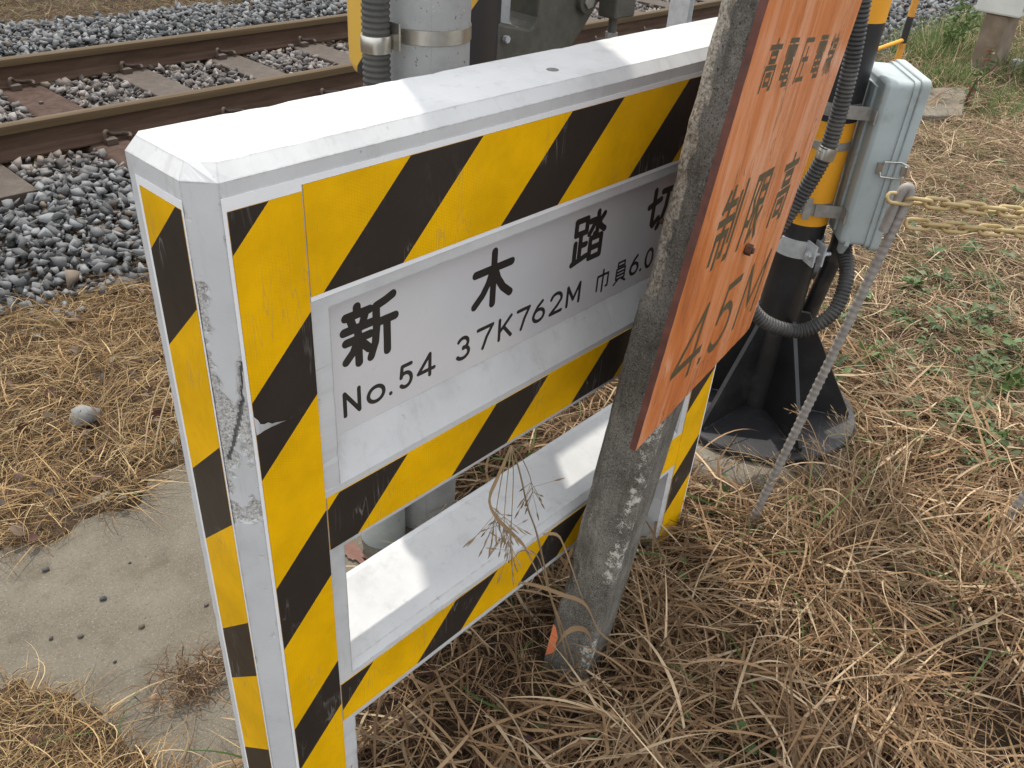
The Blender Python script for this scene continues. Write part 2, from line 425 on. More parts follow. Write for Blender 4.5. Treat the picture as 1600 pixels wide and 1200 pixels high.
# ------------------------------------------------------------------ object helpers
def link(name, me, mats, parent=None, smooth=False):
    if not isinstance(mats, (list, tuple)):
        mats = [mats]
    for m in mats:
        me.materials.append(m)
    me.name = name
    if smooth:
        me.polygons.foreach_set('use_smooth', np.ones(len(me.polygons), dtype=bool))
    o = bpy.data.objects.new(name, me)
    COL.objects.link(o)
    if parent is not None:
        o.parent = parent
        o.matrix_parent_inverse = Matrix.Translation(parent_world(parent)).inverted()
    return o

WORLD_LOC = {}
def parent_world(p):
    return WORLD_LOC.get(p.name, Vector((0, 0, 0)))

def thing(name, label, cat, loc=(0, 0, 0), group=None):
    o = bpy.data.objects.new(name, None)
    COL.objects.link(o)
    o.empty_display_size = 0.05
    o.location = loc
    WORLD_LOC[o.name] = Vector(loc)
    o['label'] = label
    o['category'] = cat
    if group:
        o['group'] = group
    return o

def tag(o, label, cat, group=None, kind=None):
    o['label'] = label
    o['category'] = cat
    if group:
        o['group'] = group
    if kind:
        o['kind'] = kind
    return o

def copy_thing(root, loc, label, rotz=None):
    r = root.copy()
    COL.objects.link(r)
    r.location = loc
    if rotz is not None:
        r.rotation_euler[2] = rotz
    r['label'] = label
    for ch in list(root.children):
        c = ch.copy()
        COL.objects.link(c)
        c.parent = r
        c.matrix_parent_inverse = ch.matrix_parent_inverse.copy()
        for g in list(ch.children):
            d = g.copy()
            COL.objects.link(d)
            d.parent = c
            d.matrix_parent_inverse = g.matrix_parent_inverse.copy()
    return r

def np_mesh(verts, faces_flat, nper, tint=None, mat_idx=None):
    """mesh of equal-sided faces from numpy arrays"""
    me = bpy.data.meshes.new('m')
    nv = len(verts)
    nf = len(faces_flat) // nper
    me.vertices.add(nv)
    me.vertices.foreach_set('co', np.ascontiguousarray(verts, dtype=np.float32).ravel())
    me.loops.add(nf * nper)
    me.loops.foreach_set('vertex_index', np.ascontiguousarray(faces_flat, dtype=np.int32))
    me.polygons.add(nf)
    me.polygons.foreach_set('loop_start', np.arange(0, nf * nper, nper, dtype=np.int32))
    me.polygons.foreach_set('loop_total', np.full(nf, nper, dtype=np.int32))
    if mat_idx is not None:
        me.polygons.foreach_set('material_index', mat_idx.astype(np.int32))
    me.update(calc_edges=True)
    if tint is not None:
        a = me.attributes.new('tint', 'FLOAT_COLOR', 'POINT')
        c = np.ones((nv, 4), dtype=np.float32)
        c[:, :3] = tint
        a.data.foreach_set('color', c.ravel())
    return me

class MB:
    """collects simple shapes into one mesh"""
    def __init__(s):
        s.v = []
        s.f = []
        s.m = []
    def poly(s, pts, mi=0):
        k = len(s.v)
        s.v += [tuple(p) for p in pts]
        s.f.append(list(range(k, k + len(pts))))
        s.m.append(mi)
    def raw(s, vs, fs, mi=0):
        k = len(s.v)
        s.v += [tuple(p) for p in vs]
        for f in fs:
            s.f.append([i + k for i in f])
            s.m.append(mi)
    def box(s, lo, hi, mi=0, frame=None):
        x0, y0, z0 = lo
        x1, y1, z1 = hi
        vs = [(x0, y0, z0), (x1, y0, z0), (x1, y1, z0), (x0, y1, z0), (x0, y0, z1), (x1, y0, z1), (x1, y1, z1), (x0, y1, z1)]
        if frame:
            vs = [frame(*p) for p in vs]
        s.raw(vs, [(0, 3, 2, 1), (4, 5, 6, 7), (0, 1, 5, 4), (1, 2, 6, 5), (2, 3, 7, 6), (3, 0, 4, 7)], mi)
    def prism(s, outline, a, b, mi=0, frame=None):
        """outline: list of 2D (u, w); extruded along the middle axis from a to b"""
        n = len(outline)
        va = [(u, a, w) for u, w in outline]
        vb = [(u, b, w) for u, w in outline]
        vs = va + vb
        if frame:
            vs = [frame(*p) for p in vs]
        fs = [tuple(range(n)), tuple(range(2 * n - 1, n - 1, -1))]
        for i in range(n):
            j = (i + 1) % n
            fs.append((j, i, i + n, j + n))
        s.raw(vs, fs, mi)
    def tube(s, pts, r, seg=12, caps=True, mi=0, closed=False):
        pts = [Vector(p) for p in pts]
        n = len(pts)
        rr = r if hasattr(r, '__len__') else [r] * n
        tang = []
        for i in range(n):
            if closed:
                t = pts[(i + 1) % n] - pts[i - 1]
            else:
                t = pts[min(i + 1, n - 1)] - pts[max(i - 1, 0)]
            tang.append(t.normalized())
        up = Vector((0, 0, 1)) if abs(tang[0].z) < 0.9 else Vector((1, 0, 0))
        nrm = (up - tang[0] * up.dot(tang[0])).normalized()
        vs = []
        for i in range(n):
            t = tang[i]
            nrm = (nrm - t * nrm.dot(t)).normalized()
            bn = t.cross(nrm)
            for k in range(seg):
                a = 2 * math.pi * k / seg
                vs.append(pts[i] + (nrm * math.cos(a) + bn * math.sin(a)) * rr[i])
        fs = []
        for i in range(n if closed else n - 1):
            i2 = (i + 1) % n
            for k in range(seg):
                k2 = (k + 1) % seg
                fs.append((i * seg + k, i * seg + k2, i2 * seg + k2, i2 * seg + k))
        if caps and not closed:
            fs.append(tuple(range(seg - 1, -1, -1)))
            fs.append(tuple(range((n - 1) * seg, n * seg)))
        s.raw(vs, fs, mi)
    def lathe(s, cx, cy, prof, seg=32, mi=0, frame=None):
        vs = []
        for (r, z) in prof:
            for k in range(seg):
                a = 2 * math.pi * k / seg
                vs.append((cx + r * math.cos(a), cy + r * math.sin(a), z))
        if frame:
            vs = [frame(*p) for p in vs]
        fs = []
        n = len(prof)
        for i in range(n - 1):
            for k in range(seg):
                k2 = (k + 1) % seg
                fs.append((i * seg + k, i * seg + k2, (i + 1) * seg + k2, (i + 1) * seg + k))
        fs.append(tuple(range(seg - 1, -1, -1)))
        fs.append(tuple(range((n - 1) * seg, n * seg)))
        s.raw(vs, fs, mi)
    def mesh(s):
        me = bpy.data.meshes.new('m')
        me.from_pydata(s.v, [], s.f)
        me.polygons.foreach_set('material_index', np.array(s.m, dtype=np.int32))
        me.update()
        return me
    def build(s, name, mats, parent=None, smooth=False, bevel=0.0):
        o = link(name, s.mesh(), mats, parent, False)
        if smooth:
            shade_auto(o.data, smooth if smooth is not True else 40)
        if bevel:
            md = o.modifiers.new('bevel', 'BEVEL')
            md.width = bevel
            md.segments = 2
            md.limit_method = 'ANGLE'
            md.angle_limit = math.radians(40)
            md.harden_normals = False
        return o

def shade_auto(me, ang=40):
    me.polygons.foreach_set('use_smooth', np.ones(len(me.polygons), dtype=bool))
    bm = bmesh.new()
    bm.from_mesh(me)
    lim = math.radians(ang)
    for e in bm.edges:
        if len(e.link_faces) == 2 and e.calc_face_angle(0) > lim:
            e.smooth = False
    bm.to_mesh(me)
    bm.free()

def spline(pts, step):
    P = [Vector(p) for p in pts]
    P = [P[0] * 2 - P[1]] + P + [P[-1] * 2 - P[-2]]
    out = []
    for i in range(1, len(P) - 2):
        n = 24
        for k in range(n):
            t = k / n
            a, b, c, d = P[i - 1], P[i], P[i + 1], P[i + 2]
            out.append(0.5 * ((2 * b) + (c - a) * t + (2 * a - 5 * b + 4 * c - d) * t * t + (3 * b - a - 3 * c + d) * t ** 3))
    out.append(P[-2])
    # resample to even steps
    res = [out[0]]
    acc = 0.0
    for i in range(1, len(out)):
        a, b = out[i - 1], out[i]
        L = (b - a).length
        while acc + L >= step:
            u = (step - acc) / L
            a = a + (b - a) * u
            L = (b - a).length
            res.append(a.copy())
            acc = 0.0
        acc += L
    return res

def corrugated(mb, pts, r, pitch=0.0098, depth=0.0028, seg=18, mi=0):
    path = spline(pts, pitch / 4)
    rr = [(r, r, r - depth, r - depth)[i % 4] for i in range(len(path))]
    mb.tube(path, rr, seg, True, mi)

# ------------------------------------------------------------------ lettering strokes
def arc(cx, cy, rx, ry, a0, a1, n=14):
    return [(cx + rx * math.cos(math.radians(a0 + (a1 - a0) * i / n)), cy + ry * math.sin(math.radians(a0 + (a1 - a0) * i / n))) for i in range(n + 1)]

def rect(x0, y0, x1, y1):
    return [(x0, y0), (x1, y0), (x1, y1), (x0, y1), (x0, y0)]

G = {
 '新': [[(.27, .98), (.27, .88)], [(.06, .86), (.5, .86)], [(.15, .80), (.19, .66)], [(.41, .80), (.36, .66)], [(.02, .63), (.53, .63)], [(.05, .44), (.5, .44)],
       [(.275, .63), (.275, .02)], [(.26, .42), (.18, .25), (.04, .12)], [(.3, .40), (.47, .2)],
       [(.94, .96), (.8, .91), (.62, .87)], [(.62, .87), (.62, .5), (.59, .25), (.5, .03)], [(.62, .58), (.98, .58)], [(.82, .58), (.82, .02)]],
 '木': [[(.04, .68), (.96, .68)], [(.5, .98), (.5, .02)], [(.47, .66), (.38, .45), (.24, .26), (.04, .1)], [(.53, .66), (.62, .45), (.76, .26), (.96, .1)]],
 '踏': [rect(.08, .66, .40, .93), [(.24, .66), (.24, .12)], [(.24, .40), (.42, .40)], [(.09, .48), (.09, .1)], [(.03, .06), (.46, .14)],
       [(.74, .98), (.74, .57), (.67, .55)], [(.5, .84), (.65, .84), (.6, .7), (.5, .58)], [(.93, .9), (.79, .77)], [(.76, .8), (.85, .66), (.98, .57)],
       rect(.56, .05, .9, .47), [(.56, .26), (.9, .26)]],
 '切': [[(.03, .6), (.43, .69)], [(.2, .93), (.2, .2), (.26, .14), (.42, .27)], [(.48, .85), (.94, .85), (.92, .4), (.88, .1), (.76, .1)], [(.69, .85), (.66, .5), (.57, .25), (.42, .05)]],
 '巾': [[(.1, .12), (.1, .76), (.9, .76), (.9, .18), (.78, .18)], [(.5, .98), (.5, .0)]],
 '員': [rect(.25, .78, .75, .96), rect(.18, .2, .82, .67), [(.18, .51), (.82, .51)], [(.18, .36), (.82, .36)], [(.35, .16), (.06, .0)], [(.65, .16), (.94, .0)]],
 'N': [[(.12, 0), (.12, 1), (.88, 0), (.88, 1)]],
 'o': [arc(.5, .34, .46, .34, 0, 360, 24)],
 '.': [[(.5, .02), (.5, .03)]],
 '5': [[(.88, 1), (.24, 1), (.16, .5)] + arc(.47, .33, .42, .33, 130, -140, 18)],
 '4': [[(.72, 0), (.72, 1), (.04, .27), (.98, .27)]],
 '3': [arc(.47, .74, .38, .26, 150, -85, 14) + arc(.47, .27, .45, .27, 85, -150, 16)],
 '7': [[(.04, 1), (.96, 1), (.6, .5), (.38, 0)]],
 'K': [[(.12, 0), (.12, 1)], [(.88, 1), (.12, .38)], [(.38, .6), (.92, 0)]],
 '6': [[(.74, .98), (.4, .78), (.14, .5), (.07, .3)], arc(.5, .3, .44, .3, 0, 360, 24)],
 '2': [arc(.49, .7, .42, .3, 165, -20, 14) + [(.6, .34), (.06, 0), (.96, 0)]],
 'M': [[(.08, 0), (.08, 1), (.5, .25), (.92, 1), (.92, 0)]],
 '0': [arc(.5, .5, .42, .5, 0, 360, 28)],
 '高': [[(.5, 1), (.5, .88)], [(.02, .86), (.98, .86)], rect(.25, .58, .75, .74), [(.08, 0), (.08, .45), (.92, .45), (.92, .02), (.8, .02)], rect(.31, .12, .69, .31)],
 '電': [[(.1, .96), (.9, .96)], [(.05, .64), (.05, .82), (.95, .82), (.95, .64)], [(.5, .96), (.5, .6)], [(.2, .72), (.38, .72)], [(.62, .72), (.8, .72)], [(.2, .61), (.38, .61)], [(.62, .61), (.8, .61)],
       rect(.12, .18, .88, .5), [(.12, .34), (.88, .34)], [(.5, .5), (.5, .02), (.97, .02), (.97, .1)]],
 '圧': [[(.97, .93), (.1, .93), (.1, .4), (.02, .0)], [(.55, .75), (.55, .05)], [(.28, .5), (.85, .5)], [(.2, .04), (.97, .04)]],
 '線': [[(.25, .98), (.08, .78), (.28, .76)], [(.38, .86), (.1, .55), (.42, .56)], [(.26, .55), (.26, .02)], [(.1, .37), (.03, .15)], [(.4, .37), (.46, .18)],
       [(.7, .98), (.65, .88)], rect(.52, .55, .92, .86), [(.52, .7), (.92, .7)], [(.72, .52), (.72, .03), (.64, .05)], [(.5, .38), (.65, .38), (.47, .08)], [(.93, .46), (.79, .32), (.98, .05)]],
 '制': [[(.16, .96), (.05, .76)], [(.1, .8), (.62, .8)], [(.02, .6), (.66, .6)], [(.34, 1), (.34, .0)], [(.09, .1), (.09, .42), (.59, .42), (.59, .13), (.5, .13)], [(.77, .88), (.77, .28)], [(.96, 1), (.96, .03), (.84, .03)]],
 '限': [[(.1, 0), (.1, .95), (.38, .95), (.27, .66), (.4, .47), (.34, .3), (.22, .32)], rect(.52, .55, .88, .95), [(.52, .75), (.88, .75)], [(.52, .55), (.52, .04), (.68, .13)], [(.6, .55), (.75, .25), (.98, .02)], [(.93, .43), (.77, .28)]],
}

class Strokes:
    def __init__(s, to3d, thick, rounded, mat, parent):
        s.mat = mat
        s.parent = parent
        s.mb = MB()
        s.to3d = to3d
        s.t = thick
        s.k = 0
        s.rounded = rounded
    def seg(s, a, b, t):
        dx, dy = b[0] - a[0], b[1] - a[1]
        L = math.hypot(dx, dy)
        if L < 1e-9:
            dx, dy, L = 1, 0, 1
        dx, dy = dx / L, dy / L
        h = t / 2
        base = math.atan2(dy, dx)
        pts = []
        if s.rounded:
            for i in range(9):
                an = base - math.pi / 2 + math.pi * i / 8
                pts.append((b[0] + h * math.cos(an), b[1] + h * math.sin(an)))
            for i in range(9):
                an = base + math.pi / 2 + math.pi * i / 8
                pts.append((a[0] + h * math.cos(an), a[1] + h * math.sin(an)))
        else:
            for (q, sg) in ((b, 1), (a, -1)):
                ex, ey = q[0] + dx * h * 0.8 * sg, q[1] + dy * h * 0.8 * sg
                for w in ((-1, 1) if sg > 0 else (1, -1)):
                    pts.append((ex - dy * h * w, ey + dx * h * w))
        off = 0.0001 + 0.000006 * s.k
        s.k += 1
        s.mb.poly([s.to3d(u, v, off) for u, v in pts])
    def glyph(s, ch, x0, y0, x1, y1, t=None):
        s.mb = MB()
        s.k = 0
        t = t or s.t
        h = t / 2
        for st in G[ch]:
            pts = [(x0 + h + (x1 - x0 - t) * u, y0 + h + (y1 - y0 - t) * v) for u, v in st]
            for a, b in zip(pts[:-1], pts[1:]):
                s.seg(a, b, t)
        s.mb.build('character', s.mat, s.parent)

# ------------------------------------------------------------------ setting: ground, slab
def slab_d(x, y):
    """distance inside the cleared concrete (positive inside), with a ragged rim"""
    x = np.asarray(x, dtype=float)
    y = np.asarray(y, dtype=float)
    wob = 0.03 * np.sin(x * 13 + 3 * y) + 0.022 * np.sin(x * 29 + y * 17) + 0.014 * np.sin(y * 47 - x * 31) + 0.008 * np.sin(x * 83 + y * 61)
    front = np.interp(x, [-1.4, -0.30, -0.225, -0.17, -0.135, -0.115, -0.05, 0.16, 0.8], [0.80, 0.79, 0.76, 0.66, 0.58, 0.36, 0.2, 0.24, 0.34])
    return np.minimum(np.minimum(y - front - wob, 1.035 + wob - y), 0.80 - x)

def ground_h(x, y):
    """terrain height, arrays"""
    x = np.asarray(x, dtype=float)
    y = np.asarray(y, dtype=float)
    h = 0.012 * np.sin(x * 2.3 + 1.1) * np.sin(y * 2.9 + 0.4) + 0.006 * np.sin(x * 7.1 + y * 3.3) + 0.005 * np.sin(x * 5.3 - y * 8.1) + 0.003 * np.sin(x * 31 + y * 17) * np.sin(y * 27)
    d = slab_d(x, y)
    near = np.clip((d + 0.25) / 0.2, 0, 1)
    k = np.clip((d + 0.05) / 0.07, 0, 1)
    k = k * k * (3 - 2 * k)
    rim = 0.010 + 0.25 * h
    h = h * (1 - near) + near * (rim * (1 - k) - 0.025 * k)
    bal = np.clip((y - 2.1) / 0.4, 0, 1)
    h = h * (1 - bal) - 0.045 * bal
    far = np.clip((y - 6.0) / 1.5, 0, 1)
    h = h + far * 0.12
    return h

def axis(lo, hi, segs):
    out = []
    for a, b, st in segs:
        out += list(np.arange(a, b, st))
    out.append(hi)
    return np.array(out)

gx = axis(-60, 60, [(-60, -4, 8), (-4, -0.8, 0.4), (-0.8, 1.0, 0.02), (1.0, 3, 0.05), (3, 10, 0.2), (10, 60, 10)])
gy = axis(-60, 60, [(-60, -4, 8), (-4, -1.2, 0.4), (-1.2, 0.3, 0.05), (0.3, 1.2, 0.02), (1.2, 2.6, 0.05), (2.6, 9, 0.25), (9, 60, 8)])
X, Y = np.meshgrid(gx, gy)
Z = ground_h(X, Y)
gv = np.stack([X.ravel(), Y.ravel(), Z.ravel()], 1)
nx, ny = len(gx), len(gy)
ii, jj = np.meshgrid(np.arange(nx - 1), np.arange(ny - 1))
a = (jj * nx + ii).ravel()
gf = np.stack([a, a + 1, a + nx + 1, a + nx], 1).ravel()
o = link('ground', np_mesh(gv, gf, 4), MAT['soil'], smooth=True)
o['kind'] = 'structure'
o['label'] = 'brown soil under the dry grass and ballast'
o['category'] = 'ground'

def irregular_slab(name, outline, z0, z1, mat, jitter, seed):
    rnd = random.Random(seed)
    pts = []
    n = len(outline)
    for i in range(n):
        ax_, ay_ = outline[i]
        bx_, by_ = outline[(i + 1) % n]
        L = math.hypot(bx_ - ax_, by_ - ay_)
        k = max(2, int(L / 0.03))
        for j in range(k):
            t = j / k
            pts.append((ax_ + (bx_ - ax_) * t + rnd.uniform(-jitter, jitter), ay_ + (by_ - ay_) * t + rnd.uniform(-jitter, jitter)))
    mb = MB()
    m = len(pts)
    vs = [(x, y, z0) for x, y in pts] + [(x, y, z1 - 0.006) for x, y in pts]
    cx = sum(p[0] for p in pts) / m
    cy = sum(p[1] for p in pts) / m
    ins = [(x + (cx - x) * 0.02, y + (cy - y) * 0.02) for x, y in pts]
    vs += [(x, y, z1) for x, y in ins]
    fs = [tuple(range(2 * m, 3 * m))]
    for i in range(m):
        j = (i + 1) % m
        fs.append((i, j, j + m, i + m))
        fs.append((i + m, j + m, j + 2 * m, i + 2 * m))
    mb.raw(vs, fs)
    return mb.build(name, mat)

o = irregular_slab('path', [(-1.4, 0.62), (-0.32, 0.62), (-0.26, 0.40), (-0.2, 0.08), (0.78, 0.08), (0.84, 1.12), (-1.4, 1.16)], -0.1, 0.0, MAT['slab'], 0.006, 3)
o['kind'] = 'structure'
o['label'] = 'bare sandy concrete slab beside and behind the striped barrier'
o['category'] = 'path'

# ------------------------------------------------------------------ barrier
XL, XR, YF, YB, ZT = -0.030, 1.193, 0.0, 0.150, 1.246
def build_barrier():
    root = thing('crossing_barrier', 'white concrete barrier frame with yellow and black striped sheets and recessed name plate', 'barrier', (0.58, 0.075, 0.0))
    c = 0.026
    # outer chamfered block
    bm = bmesh.new()
    pts = []
    prof = [(XL, YF + c + 0.002), (XL + c, YF), (XR - c, YF), (XR, YF + c), (XR, YB - 0.014), (XR - 0.014, YB), (XL + 0.014, YB), (XL, YB - 0.014)]
    for x, y in prof:
        pts.append((x, y, -0.15))
        pts.append((x, y, 1.2305))
    for x, y in [(XL + 0.012, 0.036), (XL + 0.034, 0.014), (XR - 0.034, 0.014), (XR - 0.012, 0.036), (XR - 0.012, YB - 0.02), (XR - 0.02, YB - 0.010), (XL + 0.02, YB - 0.010), (XL + 0.012, YB - 0.02)]:
        pts.append((x, y, ZT))
    for p in pts:
        bm.verts.new(p)
    r = bmesh.ops.convex_hull(bm, input=bm.verts)
    bmesh.ops.dissolve_limit(bm, angle_limit=0.01, verts=bm.verts, edges=bm.edges)
    me = bpy.data.meshes.new('m')
    bm.to_mesh(me)
    bm.free()
    body = bpy.data.objects.new('concrete_body', me)
    COL.objects.link(body)
    cutters = []
    def cut(mb):
        cm = mb.mesh()
        b2 = bmesh.new()
        b2.from_mesh(cm)
        bmesh.ops.recalc_face_normals(b2, faces=b2.faces)
        b2.to_mesh(cm)
        b2.free()
        co = bpy.data.objects.new('cutter', cm)
        COL.objects.link(co)
        cutters.append(co)
        md = body.modifiers.new('cut', 'BOOLEAN')
        md.operation = 'DIFFERENCE'
        md.solver = 'EXACT'
        md.object = co
    def rotated_prism(outline_yz, x0, x1):
        mb = MB()
        n = len(outline_yz)
        vs = [(x0, y, z) for y, z in outline_yz] + [(x1, y, z) for y, z in outline_yz]
        fs = [tuple(range(n)), tuple(range(2 * n - 1, n - 1, -1))]
        for i in range(n):
            j = (i + 1) % n
            fs.append((j, i, i + n, j + n))
        mb.raw(vs, fs)
        return mb
    # sign recess with sloping sill
    cut(rotated_prism([(-0.02, 0.757), (0.0, 0.777), (0.0305, 0.832), (0.0305, 1.05), (-0.02, 1.05)], 0.115, 1.050))
    # window opening with sloping sill
    cut(rotated_prism([(-0.05, 0.345), (0.0, 0.379), (0.010, 0.392), (0.135, 0.418), (0.2, 0.40), (0.2, 0.655), (0.0, 0.663), (-0.05, 0.66)], 0.115, 1.050))
    # gap between the feet
    cut(rotated_prism([(-0.05, -0.3), (0.3, -0.3), (0.3, 0.272), (0.016, 0.272), (0.0, 0.262), (-0.05, 0.25)], 0.115, 1.050))
    dg = bpy.context.evaluated_depsgraph_get()
    me2 = bpy.data.meshes.new_from_object(body.evaluated_get(dg))
    for co in cutters:
        bpy.data.objects.remove(co)
    bpy.data.objects.remove(body)
    bm = bmesh.new()
    bm.from_mesh(me2)
    # front-left arris: slice finely so that the knocks are real dents
    def onchamfer(f):
        n = f.normal
        return n.x < -0.4 and n.y < -0.4 and abs(n.z) < 0.2 and f.calc_center_median().x < 0.05
    for k in range(250):
        z = 0.45 + k * 0.003
        geom = [f for f in bm.faces if onchamfer(f)]
        ed = set(e for f in geom for e in f.edges)
        vs = set(v for f in geom for v in f.verts)
        bmesh.ops.bisect_plane(bm, geom=list(vs) + list(ed) + geom, plane_co=(0, 0, z), plane_no=(0, 0, 1))
    for k in range(1, 16):
        geom = [f for f in bm.faces if onchamfer(f)]
        ed = set(e for f in geom for e in f.edges)
        vs = set(v for f in geom for v in f.verts)
        t = k / 16
        bmesh.ops.bisect_plane(bm, geom=list(vs) + list(ed) + geom, plane_co=(XL + c * t, YF + (c + .002) * (1 - t), 0), plane_no=(1, 1, 0))
    # split long arrises for small irregularities
    for _ in range(7):
        es = [e for e in bm.edges if e.calc_length() > 0.016 and len(e.link_faces) == 2 and e.calc_face_angle(0) > 0.25]
        if not es:
            break
        bmesh.ops.subdivide_edges(bm, edges=es, cuts=1)
    bm.normal_update()
    lay = bm.verts.layers.float.new('chip')
    for v in bm.verts:
        sharp = any(len(e.link_faces) == 2 and e.calc_face_angle(0) > 0.25 for e in v.link_edges)
        p = v.co.copy()
        chip = 0.0
        d = 0.0
        if sharp:
            n1 = mnoise.noise(p * 38)
            n2 = mnoise.noise(p * 130)
            cn = math.exp(-((p - Vector((XL, YF, 1.235))).length / 0.05) ** 2)
            d = min(0.0022, max(0.0, n1 - 0.25 + 0.2 * cn) * 0.0030 + max(0, n2 - 0.2) * (0.0009 + 0.001 * cn))
            if n1 > 0.42:
                chip = 0.28
        if p.x < 0.002 and p.y < 0.034 and p.x - p.y < -0.0:
            nn = mnoise.noise(Vector((p.x * 45, p.y * 45, p.z * 22))) * 0.7 + mnoise.noise(p * 95) * 0.4
            s = (p.x - XL - (p.y - YF)) / c   # -1 left arris .. 1 right arris
            bias = -0.55
            bias += 0.8 * math.exp(-((p.z - 0.94) / 0.04) ** 2)
            bias += 0.7 * math.exp(-((p.z - 0.80) / 0.022) ** 2)
            bias += 0.50 * math.exp(-((p.z - 0.87) / 0.018) ** 2) * (0.5 + 0.5 * s)
            if 0.83 < p.z < 1.12:
                bias += 0.72 * max(0, -s) ** 1.2
            if 1.12 < p.z < 1.21:
                bias += 0.22
            val = nn + bias
            if val > -0.08:
                k = min(1.0, (val + 0.08) / 0.18)
                chip = max(chip, 0.24 + 0.4 * k)
                d = max(d, (0.0035 if s > -0.8 else 0.0012) * k + 0.001 * max(0, mnoise.noise(p * 300)))
        if p.x < 0.002 and p.y < 0.034:
            s_ = (p.x - XL - (p.y - YF)) / c
            for (s0, z0, s1, z1, w_) in ((0.85, 1.02, 0.55, 0.965, 0.10), (0.55, 0.965, -0.35, 0.905, 0.16), (-0.35, 0.905, -0.8, 0.885, 0.12)):
                t_ = max(0, min(1, (z0 - p.z) / (z0 - z1)))
                if z1 - 0.004 <= p.z <= z0 + 0.004:
                    q_ = abs(s_ - (s0 + (s1 - s0) * t_) - 0.12 * mnoise.noise(Vector((0, 0, p.z * 90))))
                    if q_ < w_ * 1.6:
                        d = max(d, 0.006 * (1 - q_ / (w_ * 1.6)))
                        chip = max(chip, 1.0 if q_ < w_ else 0.6)
        v[lay] = chip
        if d > 0:
            v.co -= v.normal * d
    big = [f for f in bm.faces if len(f.verts) > 4]
    bmesh.ops.triangulate(bm, faces=big, ngon_method='BEAUTY')
    bm.to_mesh(me2)
    bm.free()
    body = link('concrete_body', me2, MAT['white'], root)

    def clip(poly, f):
        out = []
        n = len(poly)
        for i in range(n):
            a_, b_ = poly[i], poly[(i + 1) % n]
            fa, fb = f(a_), f(b_)
            if fa >= 0:
                out.append(a_)
            if (fa >= 0) != (fb >= 0):
                t = fa / (fa - fb)
                out.append((a_[0] + (b_[0] - a_[0]) * t, a_[1] + (b_[1] - a_[1]) * t))
        return out
    def panel(u0, u1, v0, v1, edges, to3d, label=None):
        """edges: descending list of t = v - u where colour flips; first entry's band above it is edges[0][1]"""
        mb = MB()
        rectp = [(u0, v0), (u1, v0), (u1, v1), (u0, v1)]
        bounds = [99] + [e for e, _ in edges] + [-99]
        cols = [edges[0][1] ^ 1] + [c_ for _, c_ in edges]
        for i in range(len(bounds) - 1):
            hi, lo = bounds[i], bounds[i + 1]
            pl = clip(rectp, lambda q: (q[1] - q[0]) - lo)
            if len(pl) >= 3:
                pl = clip(pl, lambda q: hi - (q[1] - q[0]))
            if len(pl) >= 3:
                mb.poly([to3d(u, v, 0.0012) for u, v in pl], cols[i])
        for (p, q) in ((0, 1), (1, 2), (2, 3), (3, 0)):
            a_, b_ = rectp[p], rectp[q]
            mb.poly([to3d(*a_, 0.0), to3d(*b_, 0.0), to3d(*b_, 0.0012), to3d(*a_, 0.0012)], 0)
        o_ = mb.build('reflective_panel', [MAT['yellow'], MAT['black']], root)
        if label:
            o_['label'] = label
        return o_
    F = lambda u, v, d: (u, YF - 0.0002 - d, v)
    Lf = lambda u, v, d: (XL - 0.0002 - d, 0.114 - u, v)
    Y_, K_ = 0, 1
    panel(0.0, 0.0885, -0.02, 1.2, [(1.152, Y_), (0.967, K_), (0.851, Y_), (0.66, K_), (0.535, Y_), (0.345, K_), (0.235, Y_), (0.04, K_), (-0.06, Y_)], F, 'tall narrow striped panel on the left post of the front face, torn across a black band')
    panel(0.0905, 1.0725, 1.073, 1.207, [(0.966, K_), (0.845, Y_), (0.67, K_), (0.549, Y_), (0.376, K_), (0.253, Y_), (0.079, K_), (-0.042, Y_)], F, 'long striped band above the name plate')
    panel(0.0905, 1.0725, 0.671, 0.7665, [(0.655, K_), (0.532, Y_), (0.347, K_), (0.22, Y_), (0.052, K_), (-0.072, Y_), (-0.245, K_), (-0.37, Y_)], F, 'striped band just below the name plate')
    panel(0.0905, 1.0725, 0.276, 0.369, [(0.335, K_), (0.212, Y_), (0.024, K_), (-0.085, Y_), (-0.24, K_), (-0.36, Y_), (-0.54, K_), (-0.66, Y_)], F, 'lowest striped band under the window opening')
    panel(1.0745, 1.163, -0.02, 1.2, [(0.10, K_), (-0.02, Y_), (-0.22, K_), (-0.34, Y_), (-0.53, K_), (-0.65, Y_), (-0.84, K_), (-0.96, Y_)], F, 'narrow striped panel on the right post')
    o_ = panel(0.0, 0.083, -0.02, 1.2, [(1.128, K_), (1.005, Y_), (0.818, K_), (0.693, Y_), (0.508, K_), (0.392, Y_), (0.208, K_), (0.09, Y_)], Lf, 'narrow striped panel on the end face')

    # white painted margins round the sheets
    mb = MB()
    def strip(u0, u1, v0, v1, to3d):
        q = [(u0, v0), (u1, v0), (u1, v1), (u0, v1)]
        mb.raw([to3d(u, v, 0.0) for u, v in q] + [to3d(u, v, 0.0008) for u, v in q], [(4, 5, 6, 7)] + [(i, (i + 1) % 4, (i + 1) % 4 + 4, i + 4) for i in range(4)])
    strip(-0.0045, -0.0004, -0.02, 1.2145, F)
    strip(-0.0004, 0.0889, 1.2004, 1.2145, F)
    strip(0.0889, 1.1675, 1.2074, 1.2146, F)
    strip(1.1634, 1.1675, -0.02, 1.2074, F)
    strip(0.0901, 1.0729, 1.0665, 1.0726, F)
    mb.build('painted_margin', MAT['margin'], root)
    mb = MB()
    strip(-0.006, -0.0004, -0.02, 1.210, Lf)
    strip(-0.0004, 0.0834, 1.2004, 1.210, Lf)
    strip(0.0834, 0.0856, -0.02, 1.210, Lf)
    mb.build('painted_margin', MAT['margin'], root)
